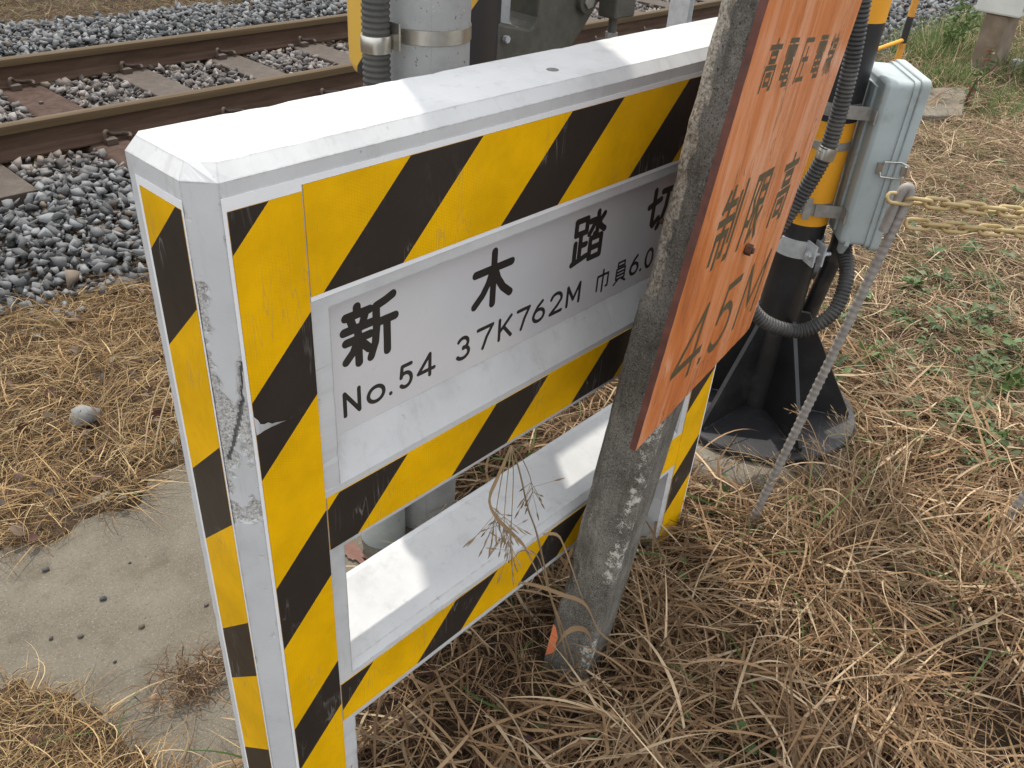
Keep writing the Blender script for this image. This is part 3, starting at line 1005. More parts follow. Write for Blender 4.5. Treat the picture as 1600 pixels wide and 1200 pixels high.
    # torn sheet edge: white backing curling out of the black band
    tear = MB()
    top = [(-0.0005, 0.949), (0.004, 0.942), (0.006, 0.936), (0.011, 0.9335), (0.016, 0.9338), (0.021, 0.9295), (0.027, 0.9285), (0.034, 0.926), (0.041, 0.9238), (0.05, 0.9235)]
    bot = [(0.0005, 0.921), (0.003, 0.921), (0.006, 0.9215), (0.011, 0.9228), (0.016, 0.923), (0.021, 0.9233), (0.027, 0.923), (0.034, 0.923), (0.041, 0.9225), (0.0505, 0.9232)]
    n = len(top)
    vs = [(u, -0.0018 - 0.0022 * math.sin(i / (n - 1) * math.pi) ** 0.5, v) for i, (u, v) in enumerate(top)] + [(u, -0.0016, v) for u, v in bot]
    tear.raw(vs, [(i, i + n, i + n + 1, i + 1) for i in range(n - 1)])
    tear.build('torn_sheet', MAT['white'], root)

    # name plate
    pm = MB()
    pm.box((0.1152, 0.0296, 0.8325), (1.0498, 0.0304, 1.0485))
    plate = pm.build('name_plate', MAT['sheet'], root)
    S = Strokes(lambda u, v, d: (u, 0.0296 - d, v), 0.0125, True, MAT['ink'], plate)
    big = 0.0128
    S.glyph('新', 0.147, 0.924, 0.248, 1.024, big)
    S.glyph('木', 0.381, 0.922, 0.477, 1.024, big * 1.02)
    S.glyph('踏', 0.607, 0.924, 0.702, 1.020, 0.0108)
    S.glyph('切', 0.815, 0.924, 0.912, 1.020, 0.0118)
    sm = 0.0064
    for ch, x0, x1 in [('N', 0.144, 0.182), ('o', 0.186, 0.222), ('.', 0.226, 0.234), ('5', 0.242, 0.274), ('4', 0.277, 0.316),
                       ('3', 0.354, 0.388), ('7', 0.397, 0.438), ('K', 0.442, 0.482), ('7', 0.486, 0.522), ('6', 0.524, 0.560), ('2', 0.566, 0.604), ('M', 0.608, 0.652),
                       ('6', 0.788, 0.820), ('.', 0.822, 0.830), ('0', 0.834, 0.866)]:
        S.glyph(ch, x0, 0.8545, x1, 0.8965, sm)
    S.glyph('巾', 0.689, 0.852, 0.731, 0.899, 0.0048)
    S.glyph('員', 0.741, 0.852, 0.784, 0.899, 0.0044)
    # drain hole plug on top and small fixings
    hm = MB()
    hm.lathe(0.56, 0.06, [(0.009, ZT - 0.004), (0.009, ZT + 0.0006)], 14)
    hm.build('fixing_hole', MAT['hole'], root)
    return root
build_barrier()

# ------------------------------------------------------------------ leaning concrete post and orange height board
R_ = Vector((0.9679492, 0.21419714, -0.13112567))
N_ = Vector((-0.20912969, 0.97653448, 0.05143134))
U_ = Vector((0.13906518, -0.02236065, 0.99003074))
BK = Vector((0.5852, -0.035, 0.0))
TH, PW = 0.0984, 0.1199
def build_post_thing():
    root = thing('leaning_post', 'dark weathered square concrete post leaning right in front of the barrier, arris broken off', 'post', (0.65, -0.08, 0))
    bm = bmesh.new()
    nu, nn, nr = 130, 12, 12
    c = 0.006
    # cross-section ring points (r along R_, n along -N_), with small corner cuts
    ring = []
    def side(a_, b_, k):
        for i in range(k):
            t = i / k
            ring.append((a_[0] + (b_[0] - a_[0]) * t, a_[1] + (b_[1] - a_[1]) * t))
    cr = [(c, 0), (PW - c, 0), (PW, c), (PW, TH - c), (PW - c, TH), (c, TH), (0, TH - c), (0, c)]
    for i in range(8):
        side(cr[i], cr[(i + 1) % 8], 9 if i % 2 == 0 else 2)
    L = len(ring)
    chip = bm.verts.layers.float.new('chip')
    fl = bm.verts.layers.float.new('flake')
    rows = []
    zmax = 2.1
    for j in range(nu + 1):
        u = -0.2 + (zmax + 0.2) * j / nu
        row = []
        for (r, n) in ring:
            p = BK + U_ * u + R_ * r - N_ * (n - 0.009 * min(1, max(0, (u - 0.5) / 0.8)) * (1 - n / TH))
            cen = BK + U_ * u + R_ * PW / 2 - N_ * TH / 2
            rough = mnoise.noise(p * 26) * 0.0022 + mnoise.noise(p * 70) * 0.0012
            # broken back-left arris above 0.86 m
            ck = 0.0
            wob = 0.008 * mnoise.noise(Vector((0, 0, u * 9))) + 0.007 * mnoise.noise(Vector((3, 1, u * 30)))
            lim = 0.026 + wob
            dcorner = r + n
            d = 0.0
            if u > 0.89 + 0.01 * mnoise.noise(p * 40):
                if dcorner < lim:
                    d = (lim - dcorner) * 0.45
                    ck = 0.55
                elif dcorner < lim + 0.006:
                    ck = 0.2
            # second break nearer the board
            if 1.0 < u < 1.5 and r < 0.004:
                q = n - (0.062 + 0.02 * math.sin((u - 1.0) * 9))
                w = 0.016 * (0.6 + mnoise.noise(Vector((7, 2, u * 14))))
                if abs(q) < w:
                    ck = max(ck, 0.42)
                    d += 0.004
            # notch low on the left
            if 0.20 < u < 0.30 and dcorner < 0.02 + 0.012 * mnoise.noise(p * 50):
                d += 0.006
                ck = max(ck, 0.22)
            f = 0.0
            q = math.hypot(r - 0.0, n - TH)
            if u < 0.8:
                f = max(0.0, 0.58 - abs(q - 0.012) * 12) * (0.75 + 0.6 * mnoise.noise(Vector((0, 5, u * 7))))
            p = p + (cen - p).normalized() * (d + rough * 0.8)
            v = bm.verts.new(p)
            v[chip] = ck
            v[fl] = f
            row.append(v)
        rows.append(row)
    for j in range(nu):
        for k in range(L):
            k2 = (k + 1) % L
            bm.faces.new((rows[j][k], rows[j][k2], rows[j + 1][k2], rows[j + 1][k]))
    bm.faces.new(rows[-1])
    bm.faces.new(rows[0][::-1])
    bmesh.ops.recalc_face_normals(bm, faces=bm.faces)
    me = bpy.data.meshes.new('m')
    bm.to_mesh(me)
    bm.free()
    link('shaft', me, MAT['post'], root)
    # orange paint dab near the foot
    mb = MB()
    pts = [(-.004, .13, .012), (-.004, .145, .03), (-.004, .17, .02), (-.004, .175, .045), (-.004, .12, .06)]
    def at(u, n):
        return BK + U_ * u - N_ * n - R_ * 0.0022
    mb.poly([at(.038, .003), at(.052, .016), at(.07, .024), at(.085, .018), at(.10, .02), at(.125, .009), at(.13, .002)])
    mb.build('paint_mark', MAT['orange_plastic'], root)
    return root
build_post_thing()

O_ = Vector((0.42244946, -0.17572199, 0.01968689))
BW, BH0, BH1 = 0.6466, 0.7218, 1.72
def build_board():
    root = thing('height_limit_board', 'worn orange board with dark stencilled Japanese height limit text bolted to the leaning post', 'sign', tuple(O_ + U_ * BH0 + R_ * BW / 2))
    rnd = random.Random(4)
    # slightly ragged outline
    out = []
    def edge(a_, b_, n, amp):
        for i in range(n):
            t = i / n
            out.append((a_[0] + (b_[0] - a_[0]) * t + rnd.uniform(-amp, amp), a_[1] + (b_[1] - a_[1]) * t + rnd.uniform(-amp, amp)))
    edge((0, BH0), (BW, BH0), 24, 0.0012)
    edge((BW, BH0 + 0.004), (BW, BH1), 40, 0.0012)
    edge((BW, BH1), (0, BH1), 6, 0.001)
    edge((0, BH1), (0, BH0 + 0.004), 40, 0.001)
    th = 0.011
    fr = lambda u, d, v: O_ + R_ * u - N_ * d + U_ * v
    mb = MB()
    n = len(out)
    ncol = 14
    vs = [fr(u, 0.0, v) for u, v in out] + [fr(u, th, v) for u, v in out]
    mb.raw(vs, [tuple(range(n - 1, -1, -1))], 1)
    mb.raw(vs, [tuple(range(n, 2 * n))], 0)
    mb.raw(vs, [(i, (i + 1) % n, (i + 1) % n + n, i + n) for i in range(n)], 1)
    brd = mb.build('board', [MAT['orange'], MAT['board_edge']], root)
    S = Strokes(lambda u, v, d: fr(u, th + d, v), 0.012, False, MAT['worn_ink'], brd)
    t1 = 0.0072
    for ch, x0, x1 in [('高', .078, .147), ('電', .176, .242), ('圧', .280, .346), ('電', .384, .454), ('線', .484, .552)]:
        S.glyph(ch, x0, 1.257, x1, 1.3295, t1)
    for ch, x0, x1 in [('制', .086, .207), ('限', .246, .370), ('高', .445, .563)]:
        S.glyph(ch, x0, 0.989, x1, 1.127, 0.0132)
    for ch, x0, x1 in [('4', .074, .236), ('.', .238, .254), ('5', .268, .405), ('M', .437, .606)]:
        S.glyph(ch, x0, 0.780, x1, 0.921, 0.0155)
    # through bolt: hex head at the front, nut at the back
    bu, bv = 0.3307, 0.9805
    ax = lambda u, w: (bu + u, w)
    mb = MB()
    def hexa(cx, cv, r, d0, d1):
        o6 = [(cx + r * math.cos(math.pi / 3 * i + .3), cv + r * math.sin(math.pi / 3 * i + .3)) for i in range(6)]
        mb.prism(o6, d0, d1, 0, lambda u, d, v: fr(u, d, v))
    hexa(bu, bv, 0.0105, th + 0.001, th + 0.012)
    hexa(bu, bv, 0.0055, th + 0.012, th + 0.016)
    mb.build('bolt_head', MAT['rust_bolt'], root, bevel=0.001)
    mb = MB()
    hexa(bu - 0.004, bv, 0.012, -0.135, -0.12)
    hexa(bu - 0.004, bv, 0.006, -0.147, 0.0)
    mb.build('bolt_nut', MAT['rust_bolt'], root, bevel=0.001)
    return root
build_board()

# ------------------------------------------------------------------ steel signal pole
PX, PY = 1.79, 0.135
def build_pole():
    root = thing('steel_pole', 'black and yellow banded steel pole with gusseted round base plate right of the barrier', 'pole', (PX, PY, 0))
    mb = MB()
    r = 0.0615
    bands = [(0.06, 0.665, 1), (0.665, 0.943, 0), (0.943, 1.179, 1), (1.179, 1.43, 0), (1.43, 1.7, 1), (1.7, 1.95, 0), (1.95, 2.3, 1)]
    seg = 48
    for z0, z1, mi in bands:
        vs = []
        for z in (z0, z1):
            for k in range(seg):
                a_ = 2 * math.pi * k / seg
                vs.append((PX + r * math.cos(a_), PY + r * math.sin(a_), z))
        mb.raw(vs, [(k, (k + 1) % seg, seg + (k + 1) % seg, seg + k) for k in range(seg)], mi)
    pole = mb.build('shaft', [MAT['pole_yellow'], MAT['black_paint']], root, smooth=True)
    mb = MB()
    mb.lathe(PX, PY, [(0.300, 0.036), (0.303, 0.04), (0.303, 0.057), (0.300, 0.061)], 64)
    mb.build('base_plate', MAT['black_plate'], root, smooth=30)
    for i, an in enumerate((-64, -4, 56, 116, 174, 236)):
        a_ = math.radians(an)
        d = Vector((math.cos(a_), math.sin(a_), 0))
        s = Vector((-d.y, d.x, 0))
        g = MB()
        prof = [(0.055, 0.061), (0.278, 0.061), (0.278, 0.078), (0.085, 0.385), (0.055, 0.385)]
        g.prism(prof, -0.006, 0.006, 0, lambda u, w, z: Vector((PX, PY, 0)) + d * u + s * w + Vector((0, 0, z)))
        O3 = Vector((PX, PY, 0))
        for sg in (-1, 1):
            g.tube([O3 + d * (0.07 + 0.2 * q / 14) + s * sg * 0.0068 + Vector((0, 0, 0.0615)) for q in range(15)], [0.004 + 0.0012 * (q % 2) for q in range(15)], 6)
        g.build('gusset', MAT['black_paint'], root)
    for i in range(3):
        a_ = math.radians(26 + 60 * i)
        b = MB()
        cx, cy = PX + 0.235 * math.cos(a_), PY + 0.235 * math.sin(a_)
        o6 = [(cx + 0.017 * math.cos(math.pi / 3 * k), cy + 0.017 * math.sin(math.pi / 3 * k)) for k in range(6)]
        vs = [(x, y, 0.061) for x, y in o6] + [(x, y, 0.079) for x, y in o6]
        b.raw(vs, [(0, 1, 2, 3, 4, 5)[::-1], (6, 7, 8, 9, 10, 11)] + [(k, (k + 1) % 6, (k + 1) % 6 + 6, k + 6) for k in range(6)])
        b.lathe(cx, cy, [(0.009, 0.079), (0.009, 0.108)], 12)
        b.build('anchor_bolt', MAT['rust_bolt'], root)
    return root
build_pole()

def build_foundation():
    bm = bmesh.new()
    rows = []
    seg = 56
    prof = [(0.36, -0.12), (0.355, -0.02), (0.345, 0.014), (0.32, 0.032), (0.25, 0.034), (0.1, 0.034)]
    for (r, z) in prof:
        row = []
        for k in range(seg):
            a_ = 2 * math.pi * k / seg
            d = Vector((math.cos(a_), math.sin(a_), 0))
            q = Vector((d.x * 2, d.y * 2, z * 10))
            rr = r * (1 + 0.07 * mnoise.noise(q) * (1 if r > .3 else 0.2))
            row.append(bm.verts.new((PX - 0.06 + d.x * rr, PY + d.y * rr, z + (0.006 * mnoise.noise(q * 3) if 0.3 < r < 0.38 else 0))))
        rows.append(row)
    for i in range(len(prof) - 1):
        for k in range(seg):
            bm.faces.new((rows[i][k], rows[i][(k + 1) % seg], rows[i + 1][(k + 1) % seg], rows[i + 1][k]))
    bm.faces.new(rows[-1])
    me = bpy.data.meshes.new('m')
    bm.to_mesh(me)
    bm.free()
    o = link('pole_foundation', me, MAT['foundation'], smooth=True)
    tag(o, 'rough pebbly concrete footing under the black base plate', 'foundation')
build_foundation()

VB = Vector((math.sin(0.674), -math.cos(0.674), 0))      # away from the pole through the box
VA = Vector((math.cos(0.674), math.sin(0.674), 0))
PC = Vector((PX, PY, 0))
def bx(a_, b_, z):
    return PC + VA * a_ + VB * b_ + Vector((0, 0, z))

def round_rect(a0, a1, z0, z1, r, n=5):
    pts = []
    for cx, cz, st in ((a1 - r, z1 - r, 0), (a0 + r, z1 - r, 90), (a0 + r, z0 + r, 180), (a1 - r, z0 + r, 270)):
        for i in range(n + 1):
            an = math.radians(st + 90 * i / n)
            pts.append((cx + r * math.cos(an), cz + r * math.sin(an)))
    return pts

def build_box():
    root = thing('junction_box', 'pale grey metal junction box with latched lid strapped to the banded pole', 'junction box', tuple(bx(0, 0.12, 0.635)))
    fr = lambda u, w, z: bx(u, w, z)
    mb = MB()
    mb.prism(round_rect(-0.108, 0.108, 0.640, 1.064, 0.016), 0.0745, 0.1512, 0, fr)
    mb.build('body', MAT['box'], root, smooth=35, bevel=0.010)
    mb = MB()
    mb.prism(round_rect(-0.1125, 0.1125, 0.6355, 1.0685, 0.018), 0.138, 0.1514, 0, fr)
    mb.build('flange', MAT['box'], root, smooth=35)
    mb = MB()
    mb.prism(round_rect(-0.118, 0.118, 0.630, 1.074, 0.02), 0.1518, 0.175, 0, fr)
    mb.build('lid', MAT['box'], root, smooth=35, bevel=0.003)
    mb = MB()
    mb.box((-0.055, 0.0665, 0.66), (0.055, 0.074, 1.04), 0, fr)
    mb.build('back_plate', MAT['box'], root, bevel=0.001)
    mb = MB()
    # skirt tab under the box
    mb.prism([(-0.11, 0.64), (-0.11, 0.652), (-0.06, 0.652), (-0.06, 0.607), (-0.085, 0.607)], 0.088, 0.100, 0, fr)
    mb.build('skirt_tab', MAT['box'], root, bevel=0.001)
    # latch: wire loop and catch on the narrow side facing the camera
    lt = MB()
    w = [(-0.1135, 0.118, 0.848), (-0.1195, 0.120, 0.838), (-0.1195, 0.160, 0.836), (-0.1255, 0.178, 0.842), (-0.1255, 0.178, 0.872), (-0.1195, 0.160, 0.878), (-0.1195, 0.120, 0.876), (-0.1135, 0.118, 0.866)]
    lt.tube([bx(*p) for p in w], 0.0024, 8)
    lt.box((-0.116, 0.108, 0.843), (-0.1085, 0.122, 0.871), 0, fr)
    lt.box((-0.124, 0.165, 0.846), (-0.1185, 0.182, 0.868), 0, fr)
    lt.build('latch', MAT['stainless'], root, smooth=40)
    # two strap brackets round the pole
    for zc in (0.975, 0.715):
        b = MB()
        r0, r1 = 0.0625, 0.0655
        pts_in, pts_out = [], []
        n = 40
        for i in range(n + 1):
            an = -math.pi * 0.28 + (2 * math.pi - math.pi * 0.44) * i / n + math.pi * 0.0
            base = math.atan2(VB.y, VB.x) + math.pi * 0.28 + an + math.pi * 0.22
            d = Vector((math.cos(base), math.sin(base), 0))
            pts_in.append(PC + d * r0)
            pts_out.append(PC + d * r1)
        vs = []
        for p in pts_in:
            vs += [p + Vector((0, 0, zc - 0.016)), p + Vector((0, 0, zc + 0.016))]
        m = len(vs)
        for p in pts_out:
            vs += [p + Vector((0, 0, zc - 0.016)), p + Vector((0, 0, zc + 0.016))]
        fs = []
        for i in range(n):
            i2 = 2 * i
            fs.append((m + i2, m + i2 + 2, m + i2 + 3, m + i2 + 1))
            fs.append((i2, i2 + 1, i2 + 3, i2 + 2))
            fs.append((i2 + 1, m + i2 + 1, m + i2 + 3, i2 + 3))
            fs.append((i2, i2 + 2, m + i2 + 2, m + i2))
        b.raw(vs, fs)
        # straight leg that reaches the box and flange
        b.box((-0.070, 0.0, zc - 0.0165), (-0.0667, 0.076, zc + 0.0165), 0, fr)
        b.box((-0.104, 0.0700, zc - 0.0162), (-0.0672, 0.0738, zc + 0.0162), 0, fr)
        b.box((0.0667, 0.0, zc - 0.0165), (0.070, 0.076, zc + 0.0165), 0, fr)
        b.box((-0.074, -0.03, zc - 0.026), (-0.0702, -0.012, zc + 0.034), 0, fr)
        b.build('strap_bracket', MAT['dull_steel'], root)
    return root
build_box()

def build_clamp():
    root = thing('pipe_clamp', 'bright galvanised two-part pipe clamp with bolt round the pole below the grey box', 'clamp', (PX, PY, 0.60))
    # split direction roughly towards the camera's right
    an0 = math.radians(-122)
    d = Vector((math.cos(an0), math.sin(an0), 0))
    s = Vector((-d.y, d.x, 0))
    for sg in (1, -1):
        b = MB()
        r0, r1 = 0.0622, 0.0675
        n = 22
        vs = []
        ins, outs = [], []
        for i in range(n + 1):
            an = an0 + sg * (math.radians(12) + math.radians(156) * i / n)
            q = Vector((math.cos(an), math.sin(an), 0))
            ins.append(PC + q * r0)
            outs.append(PC + q * r1)
        z0, z1 = 0.572, 0.622
        for p in ins:
            vs += [(p.x, p.y, z0), (p.x, p.y, z1)]
        m = len(vs)
        for p in outs:
            vs += [(p.x, p.y, z0), (p.x, p.y, z1)]
        fs = []
        for i in range(n):
            a_ = 2 * i
            fs += [(m + a_, m + a_ + 2, m + a_ + 3, m + a_ + 1), (a_, a_ + 1, a_ + 3, a_ + 2), (a_ + 1, m + a_ + 1, m + a_ + 3, a_ + 3), (a_, a_ + 2, m + a_ + 2, m + a_)]
        b.raw(vs, fs)
        fr = lambda u, w, z: PC + d * u + s * w + Vector((0, 0, z))
        lo, hi = (0.0115, 0.0165) if sg > 0 else (-0.0165, -0.0115)
        b.box((0.0615, lo, z0 - 0.004), (0.108, hi, z1 + 0.006), 0, fr)
        b.build('clamp_half', MAT['galv'], root)
    b = MB()
    fr = lambda u, w, z: PC + d * u + s * w + Vector((0, 0, z))
    for (w0, w1, r) in ((-0.03, 0.046, 0.0055), (0.0168, 0.026, 0.0115), (-0.026, -0.0168, 0.0115)):
        o6 = [(0.088 + r * math.cos(math.pi / 3 * i), 0.596 + r * math.sin(math.pi / 3 * i)) for i in range(6)]
        b.prism(o6, w0, w1, 0, fr)
    b.build('clamp_bolt', MAT['galv'], root)
build_clamp()

def build_conduits():
    root = thing('corrugated_conduit', 'black corrugated conduit hanging down the banded pole and looping up to the grey box', 'conduit', (1.608, 0.077, 0.40))
    pts = [(1.600, 0.085, 1.46), (1.608, 0.077, 1.346), (1.617, 0.069, 1.233), (1.631, 0.062, 1.109), (1.637, 0.061, 0.984), (1.633, 0.065, 0.901), (1.622, 0.083, 0.814), (1.604, 0.105, 0.735),
           (1.579, 0.131, 0.644), (1.566, 0.147, 0.559), (1.570, 0.138, 0.484), (1.603, 0.09, 0.426), (1.676, 0.018, 0.402), (1.73, -0.035, 0.46), (1.785, -0.025, 0.545), (1.835, 0.02, 0.60), (1.838, 0.022, 0.634)]
    mb = MB()
    corrugated(mb, pts, 0.0205)
    mb.build('hose', MAT['conduit'], root, smooth=50)
    # clip ring on the hose
    p0, p1 = Vector((1.633, 0.066, 0.885)), Vector((1.637, 0.062, 0.915))
    mb = MB()
    mb.tube([p0, p0 + (p1 - p0) * 0.2, p0 + (p1 - p0) * 0.8, p1], [0.0222, 0.0228, 0.0228, 0.0222], 20)
    mb.build('hose_clip', MAT['stainless'], root, smooth=40)
    # its band round the pole
    mb = MB()
    mb.lathe(PX, PY, [(0.0622, 0.872), (0.0632, 0.873), (0.0632, 0.893), (0.0622, 0.894)], 40)
    mb.build('pole_band', MAT['dull_steel'], root, smooth=40)
    root2 = thing('smooth_duct', 'smooth black duct running from the grey box down behind the pole gussets', 'duct', (1.86, 0.08, 0.1))
    mb = MB()
    mb.tube(spline([(1.868, 0.052, 0.634), (1.868, 0.052, 0.57), (1.862, 0.062, 0.47), (1.862, 0.075, 0.36), (1.872, 0.09, 0.22), (1.885, 0.1, 0.07)], 0.02), 0.024, 18)
    mb.build('duct', MAT['black_paint'], root2, smooth=50)
    mb = MB()
    mb.tube([(1.868, 0.052, 0.575), (1.867, 0.053, 0.56), (1.866, 0.056, 0.545)], [0.0262, 0.0268, 0.0262], 18)
    mb.build('coupling', MAT['conduit'], root2, smooth=50)
build_conduits()

# ------------------------------------------------------------------ concrete utility pole behind the barrier, its conduit and band
CX, CY, CR = 0.737, 0.515, 0.078
def build_concrete_pole():
    root = thing('concrete_pole', 'round grey concrete pole with steel band right behind the barrier', 'pole', (CX, CY, 0))
    mb = MB()
    prof = [(CR + 0.004, -0.1)] + [(CR + 0.004 - 0.0016 * z, z) for z in np.linspace(0.0, 3.6, 40)]
    mb.lathe(CX, CY, prof, 48)
    mb.build('shaft', MAT['pole_concrete'], root, smooth=50)
    # mould seam
    mb = MB()
    for an in (math.radians(-128),):
        d = Vector((math.cos(an), math.sin(an), 0))
        mb.tube([Vector((CX, CY, z)) + d * (CR + 0.0027 - 0.0016 * z) for z in (0, 1.2, 2.4, 3.6)], 0.0022, 6)
    mb.build('mould_seam', MAT['pole_concrete'], root)
    mb = MB()
    mb.lathe(CX, CY, [(CR + 0.0022, 1.183), (CR + 0.0042, 1.184), (CR + 0.0042, 1.209), (CR + 0.0022, 1.210)], 48)
    mb.box((CX - 0.102, CY - 0.038, 1.176), (CX - 0.098, CY - 0.012, 1.222))
    mb.box((CX - 0.100, CY - 0.014, 1.185), (CX - 0.066, CY - 0.011, 1.208))
    mb.build('steel_band', MAT['stainless'], root, smooth=40)
build_concrete_pole()

def build_pole_conduit():
    root = thing('corrugated_conduit', 'dusty grey corrugated conduit held by a steel ring along the concrete pole', 'conduit', (0.606, 0.512, 0))
    mb = MB()
    corrugated(mb, [(0.605, 0.512, 0.03), (0.612, 0.512, 0.4), (0.612, 0.512, 0.9), (0.612, 0.512, 1.2), (0.612, 0.512, 1.34), (0.645, 0.58, 1.45), (0.70, 0.625, 1.52), (0.71, 0.63, 1.7), (0.70, 0.625, 1.95), (0.62, 0.53, 2.1), (0.612, 0.512, 2.4), (0.612, 0.512, 3.0)], 0.0255, 0.0105, 0.0022, 20)  # unseen bends above the clip are shaped to place its shadow on the barrier
    mb.build('hose', MAT['conduit_grey'], root, smooth=50)
    mb = MB()
    mb.lathe(0.612, 0.512, [(0.0268, 1.172), (0.0274, 1.173), (0.0274, 1.200), (0.0268, 1.201)], 28)
    mb.build('hose_clip', MAT['stainless'], root, smooth=40)
build_pole_conduit()

def build_guard():
    root = thing('striped_guard', 'round yellow and black striped guard tube standing behind the concrete pole', 'guard', (0.95, 0.755, 0))
    gxx, gyy, gr = 0.957, 0.765, 0.168
    seg = 72
    prof = [(0.05, 1.032), (gr - 0.03, 1.034), (gr - 0.008, 1.042), (gr, 1.062), (gr, 2.95), (0.05, 2.97)]  # unseen upper length added so its shadow falls across the barrier top
    vs, uvs = [], []
    for (r, z) in prof:
        for k in range(seg + 1):
            a_ = -math.pi + 2 * math.pi * k / seg + 1.0
            vs.append((gxx + r * math.cos(a_), gyy + r * math.sin(a_), z))
            uvs.append((a_ * gr, z))
    w = seg + 1
    fs = []
    for i in range(len(prof) - 1):
        for k in range(seg):
            fs.append((i * w + k, i * w + k + 1, (i + 1) * w + k + 1, (i + 1) * w + k))
    me = bpy.data.meshes.new('m')
    me.from_pydata(vs, [], fs)
    uvl = me.uv_layers.new(name='sheet')
    for lp in me.loops:
        uvl.data[lp.index].uv = uvs[lp.vertex_index]
    me.update()
    o = link('striped_shell', me, MAT['striped'], root, smooth=True)
    # steel stand it is mounted on
    mb = MB()
    mb.lathe(gxx, gyy, [(0.06, -0.05), (0.06, 1.04)], 28)
    mb.build('stand_pipe', MAT['black_paint'], root, smooth=40)
build_guard()

def build_machine():
    root = thing('gate_machine', 'dark cast iron crossing gate mechanism behind the middle of the barrier', 'gate machine', (1.2, 0.66, 0))
    y0, y1 = 0.62, 0.72
    mb = MB()
    out = [(1.015, 1.162), (1.017, 1.098), (1.05, 1.03), (1.26, 1.03), (1.305, 1.075), (1.345, 1.112), (1.40, 1.175), (1.44, 1.25), (1.44, 1.6), (1.02, 1.6), (1.02, 1.45), (1.155, 1.45), (1.168, 1.42), (1.170, 1.155), (1.16, 1.137), (1.145, 1.132)]
    mb.prism(out, y0, y1)
    mb.build('cast_frame', MAT['cast'], root, bevel=0.006)
    mb = MB()
    mb.box((1.045, y0 + 0.03, 0.9), (1.062, y1 - 0.02, 1.6))
    mb.build('side_rib', MAT['cast'], root, bevel=0.002)
    mb = MB()
    mb.box((1.066, y0 + 0.05, 0.02), (1.135, y1 + 0.02, 1.7))
    mb.build('steel_column', MAT['galv'], root, bevel=0.006)
    mb = MB()
    mb.prism([(0.985, 1.098), (1.16, 1.075), (1.18, 1.0), (1.18, 0.0), (0.965, 0.0), (0.965, 1.02)], y0 + 0.012, y1 + 0.06)
    mb.build('foot_casting', MAT['foot'], root, bevel=0.006)
    def bolt_y(cx, cz, r, ya, yb, mat, name, seg=6):
        b = MB()
        o6 = [(cx + r * math.cos(2 * math.pi / seg * i + .2), cz + r * math.sin(2 * math.pi / seg * i + .2)) for i in range(seg)]
        b.prism(o6, ya, yb)
        return b.build(name, mat, root, bevel=0.001)
    bolt_y(1.063, 1.121, 0.0085, y0 - 0.012, y0, MAT['galv'], 'bolt')
    bolt_y(1.335, 1.178, 0.03, y0 - 0.014, y0, MAT['cast'], 'pivot_boss', 24)
    bolt_y(1.335, 1.178, 0.018, y0 - 0.02, y0 - 0.0141, MAT['dull_steel'], 'bolt')
    # hanging adjuster on the right
    mb = MB()
    mb.box((1.385, 0.56, 1.138), (1.465, 0.615, 1.32))
    mb.build('adjuster_block', MAT['cast'], root, bevel=0.005)
    mb = MB()
    mb.lathe(1.412, 0.585, [(0.011, 1.105), (0.011, 1.138)], 14)
    mb.build('adjuster_bolt', MAT['cast'], root, smooth=40)
    mb = MB()
    o6 = [(1.412 + 0.0155 * math.cos(math.pi / 3 * k), 0.585 + 0.0155 * math.sin(math.pi / 3 * k)) for k in range(6)]
    mb.raw([(x, y, 1.089) for x, y in o6] + [(x, y, 1.104) for x, y in o6], [(5, 4, 3, 2, 1, 0), (6, 7, 8, 9, 10, 11)] + [(k, (k + 1) % 6, (k + 1) % 6 + 6, k + 6) for k in range(6)])
    mb.build('adjuster_nut', MAT['dull_steel'], root)
build_machine()

def build_channel_post():
    root = thing('channel_post', 'galvanised steel channel post standing beside the track beyond the barrier', 'post', (2.93, 1.3, 0))
    mb = MB()
    an = math.radians(20)
    d = Vector((math.cos(an), math.sin(an), 0))
    s = Vector((-d.y, d.x, 0))
    fr = lambda u, w, z: Vector((2.93, 1.33, 0)) + d * u + s * w + Vector((0, 0, z))
    mb.prism([(-0.055, -0.1), (0.03, -0.1), (0.03, 1.8), (-0.055, 1.8)], -0.004, 0.004, 0, fr)
    mb.box((0.031, -0.03, -0.1), (0.038, 0.05, 1.8), 0, fr)
    mb.box((-0.063, -0.03, -0.1), (-0.056, 0.05, 1.8), 0, fr)
    mb.build('channel', MAT['galv'], root)
    mb = MB()
    mb.lathe(2.93, 1.33, [(0.16, -0.1), (0.16, 0.02), (0.15, 0.03)], 24)
    mb.build('footing', MAT['foundation'], root, smooth=40)
build_channel_post()

def build_pipe_stub():
    root = thing('pipe_stub', 'open grey plastic pipe stub beside the concrete pole taking in the conduit', 'pipe', (0.607, 0.512, 0))
    mb = MB()
    mb.lathe(0.600, 0.515, [(0.052, -0.05), (0.056, 0.0), (0.056, 0.12), (0.059, 0.122), (0.059, 0.15), (0.050, 0.151), (0.050, 0.02), (0.02, 0.02)], 36)
    mb.build('pipe', MAT['pvc'], root, smooth=40)
build_pipe_stub()

def build_red_mark():
    pts = []
    rnd = random.Random(5)
    for k in range(40):
        t = 2 * math.pi * k / 40
        r = 0.035 + 0.014 * mnoise.noise(Vector((math.cos(t) * 2, math.sin(t) * 2, 0))) + rnd.uniform(-.005, .005)
        pts.append((0.50 + r * math.cos(t) * 0.6, 0.52 + r * math.sin(t) * 1.5, 0.0062))
    mb = MB()
    mb.poly(pts)
    o = mb.build('paint_marking', MAT['red_paint'])
    tag(o, 'faded red paint marking on the slab behind the barrier window', 'marking')
build_red_mark()

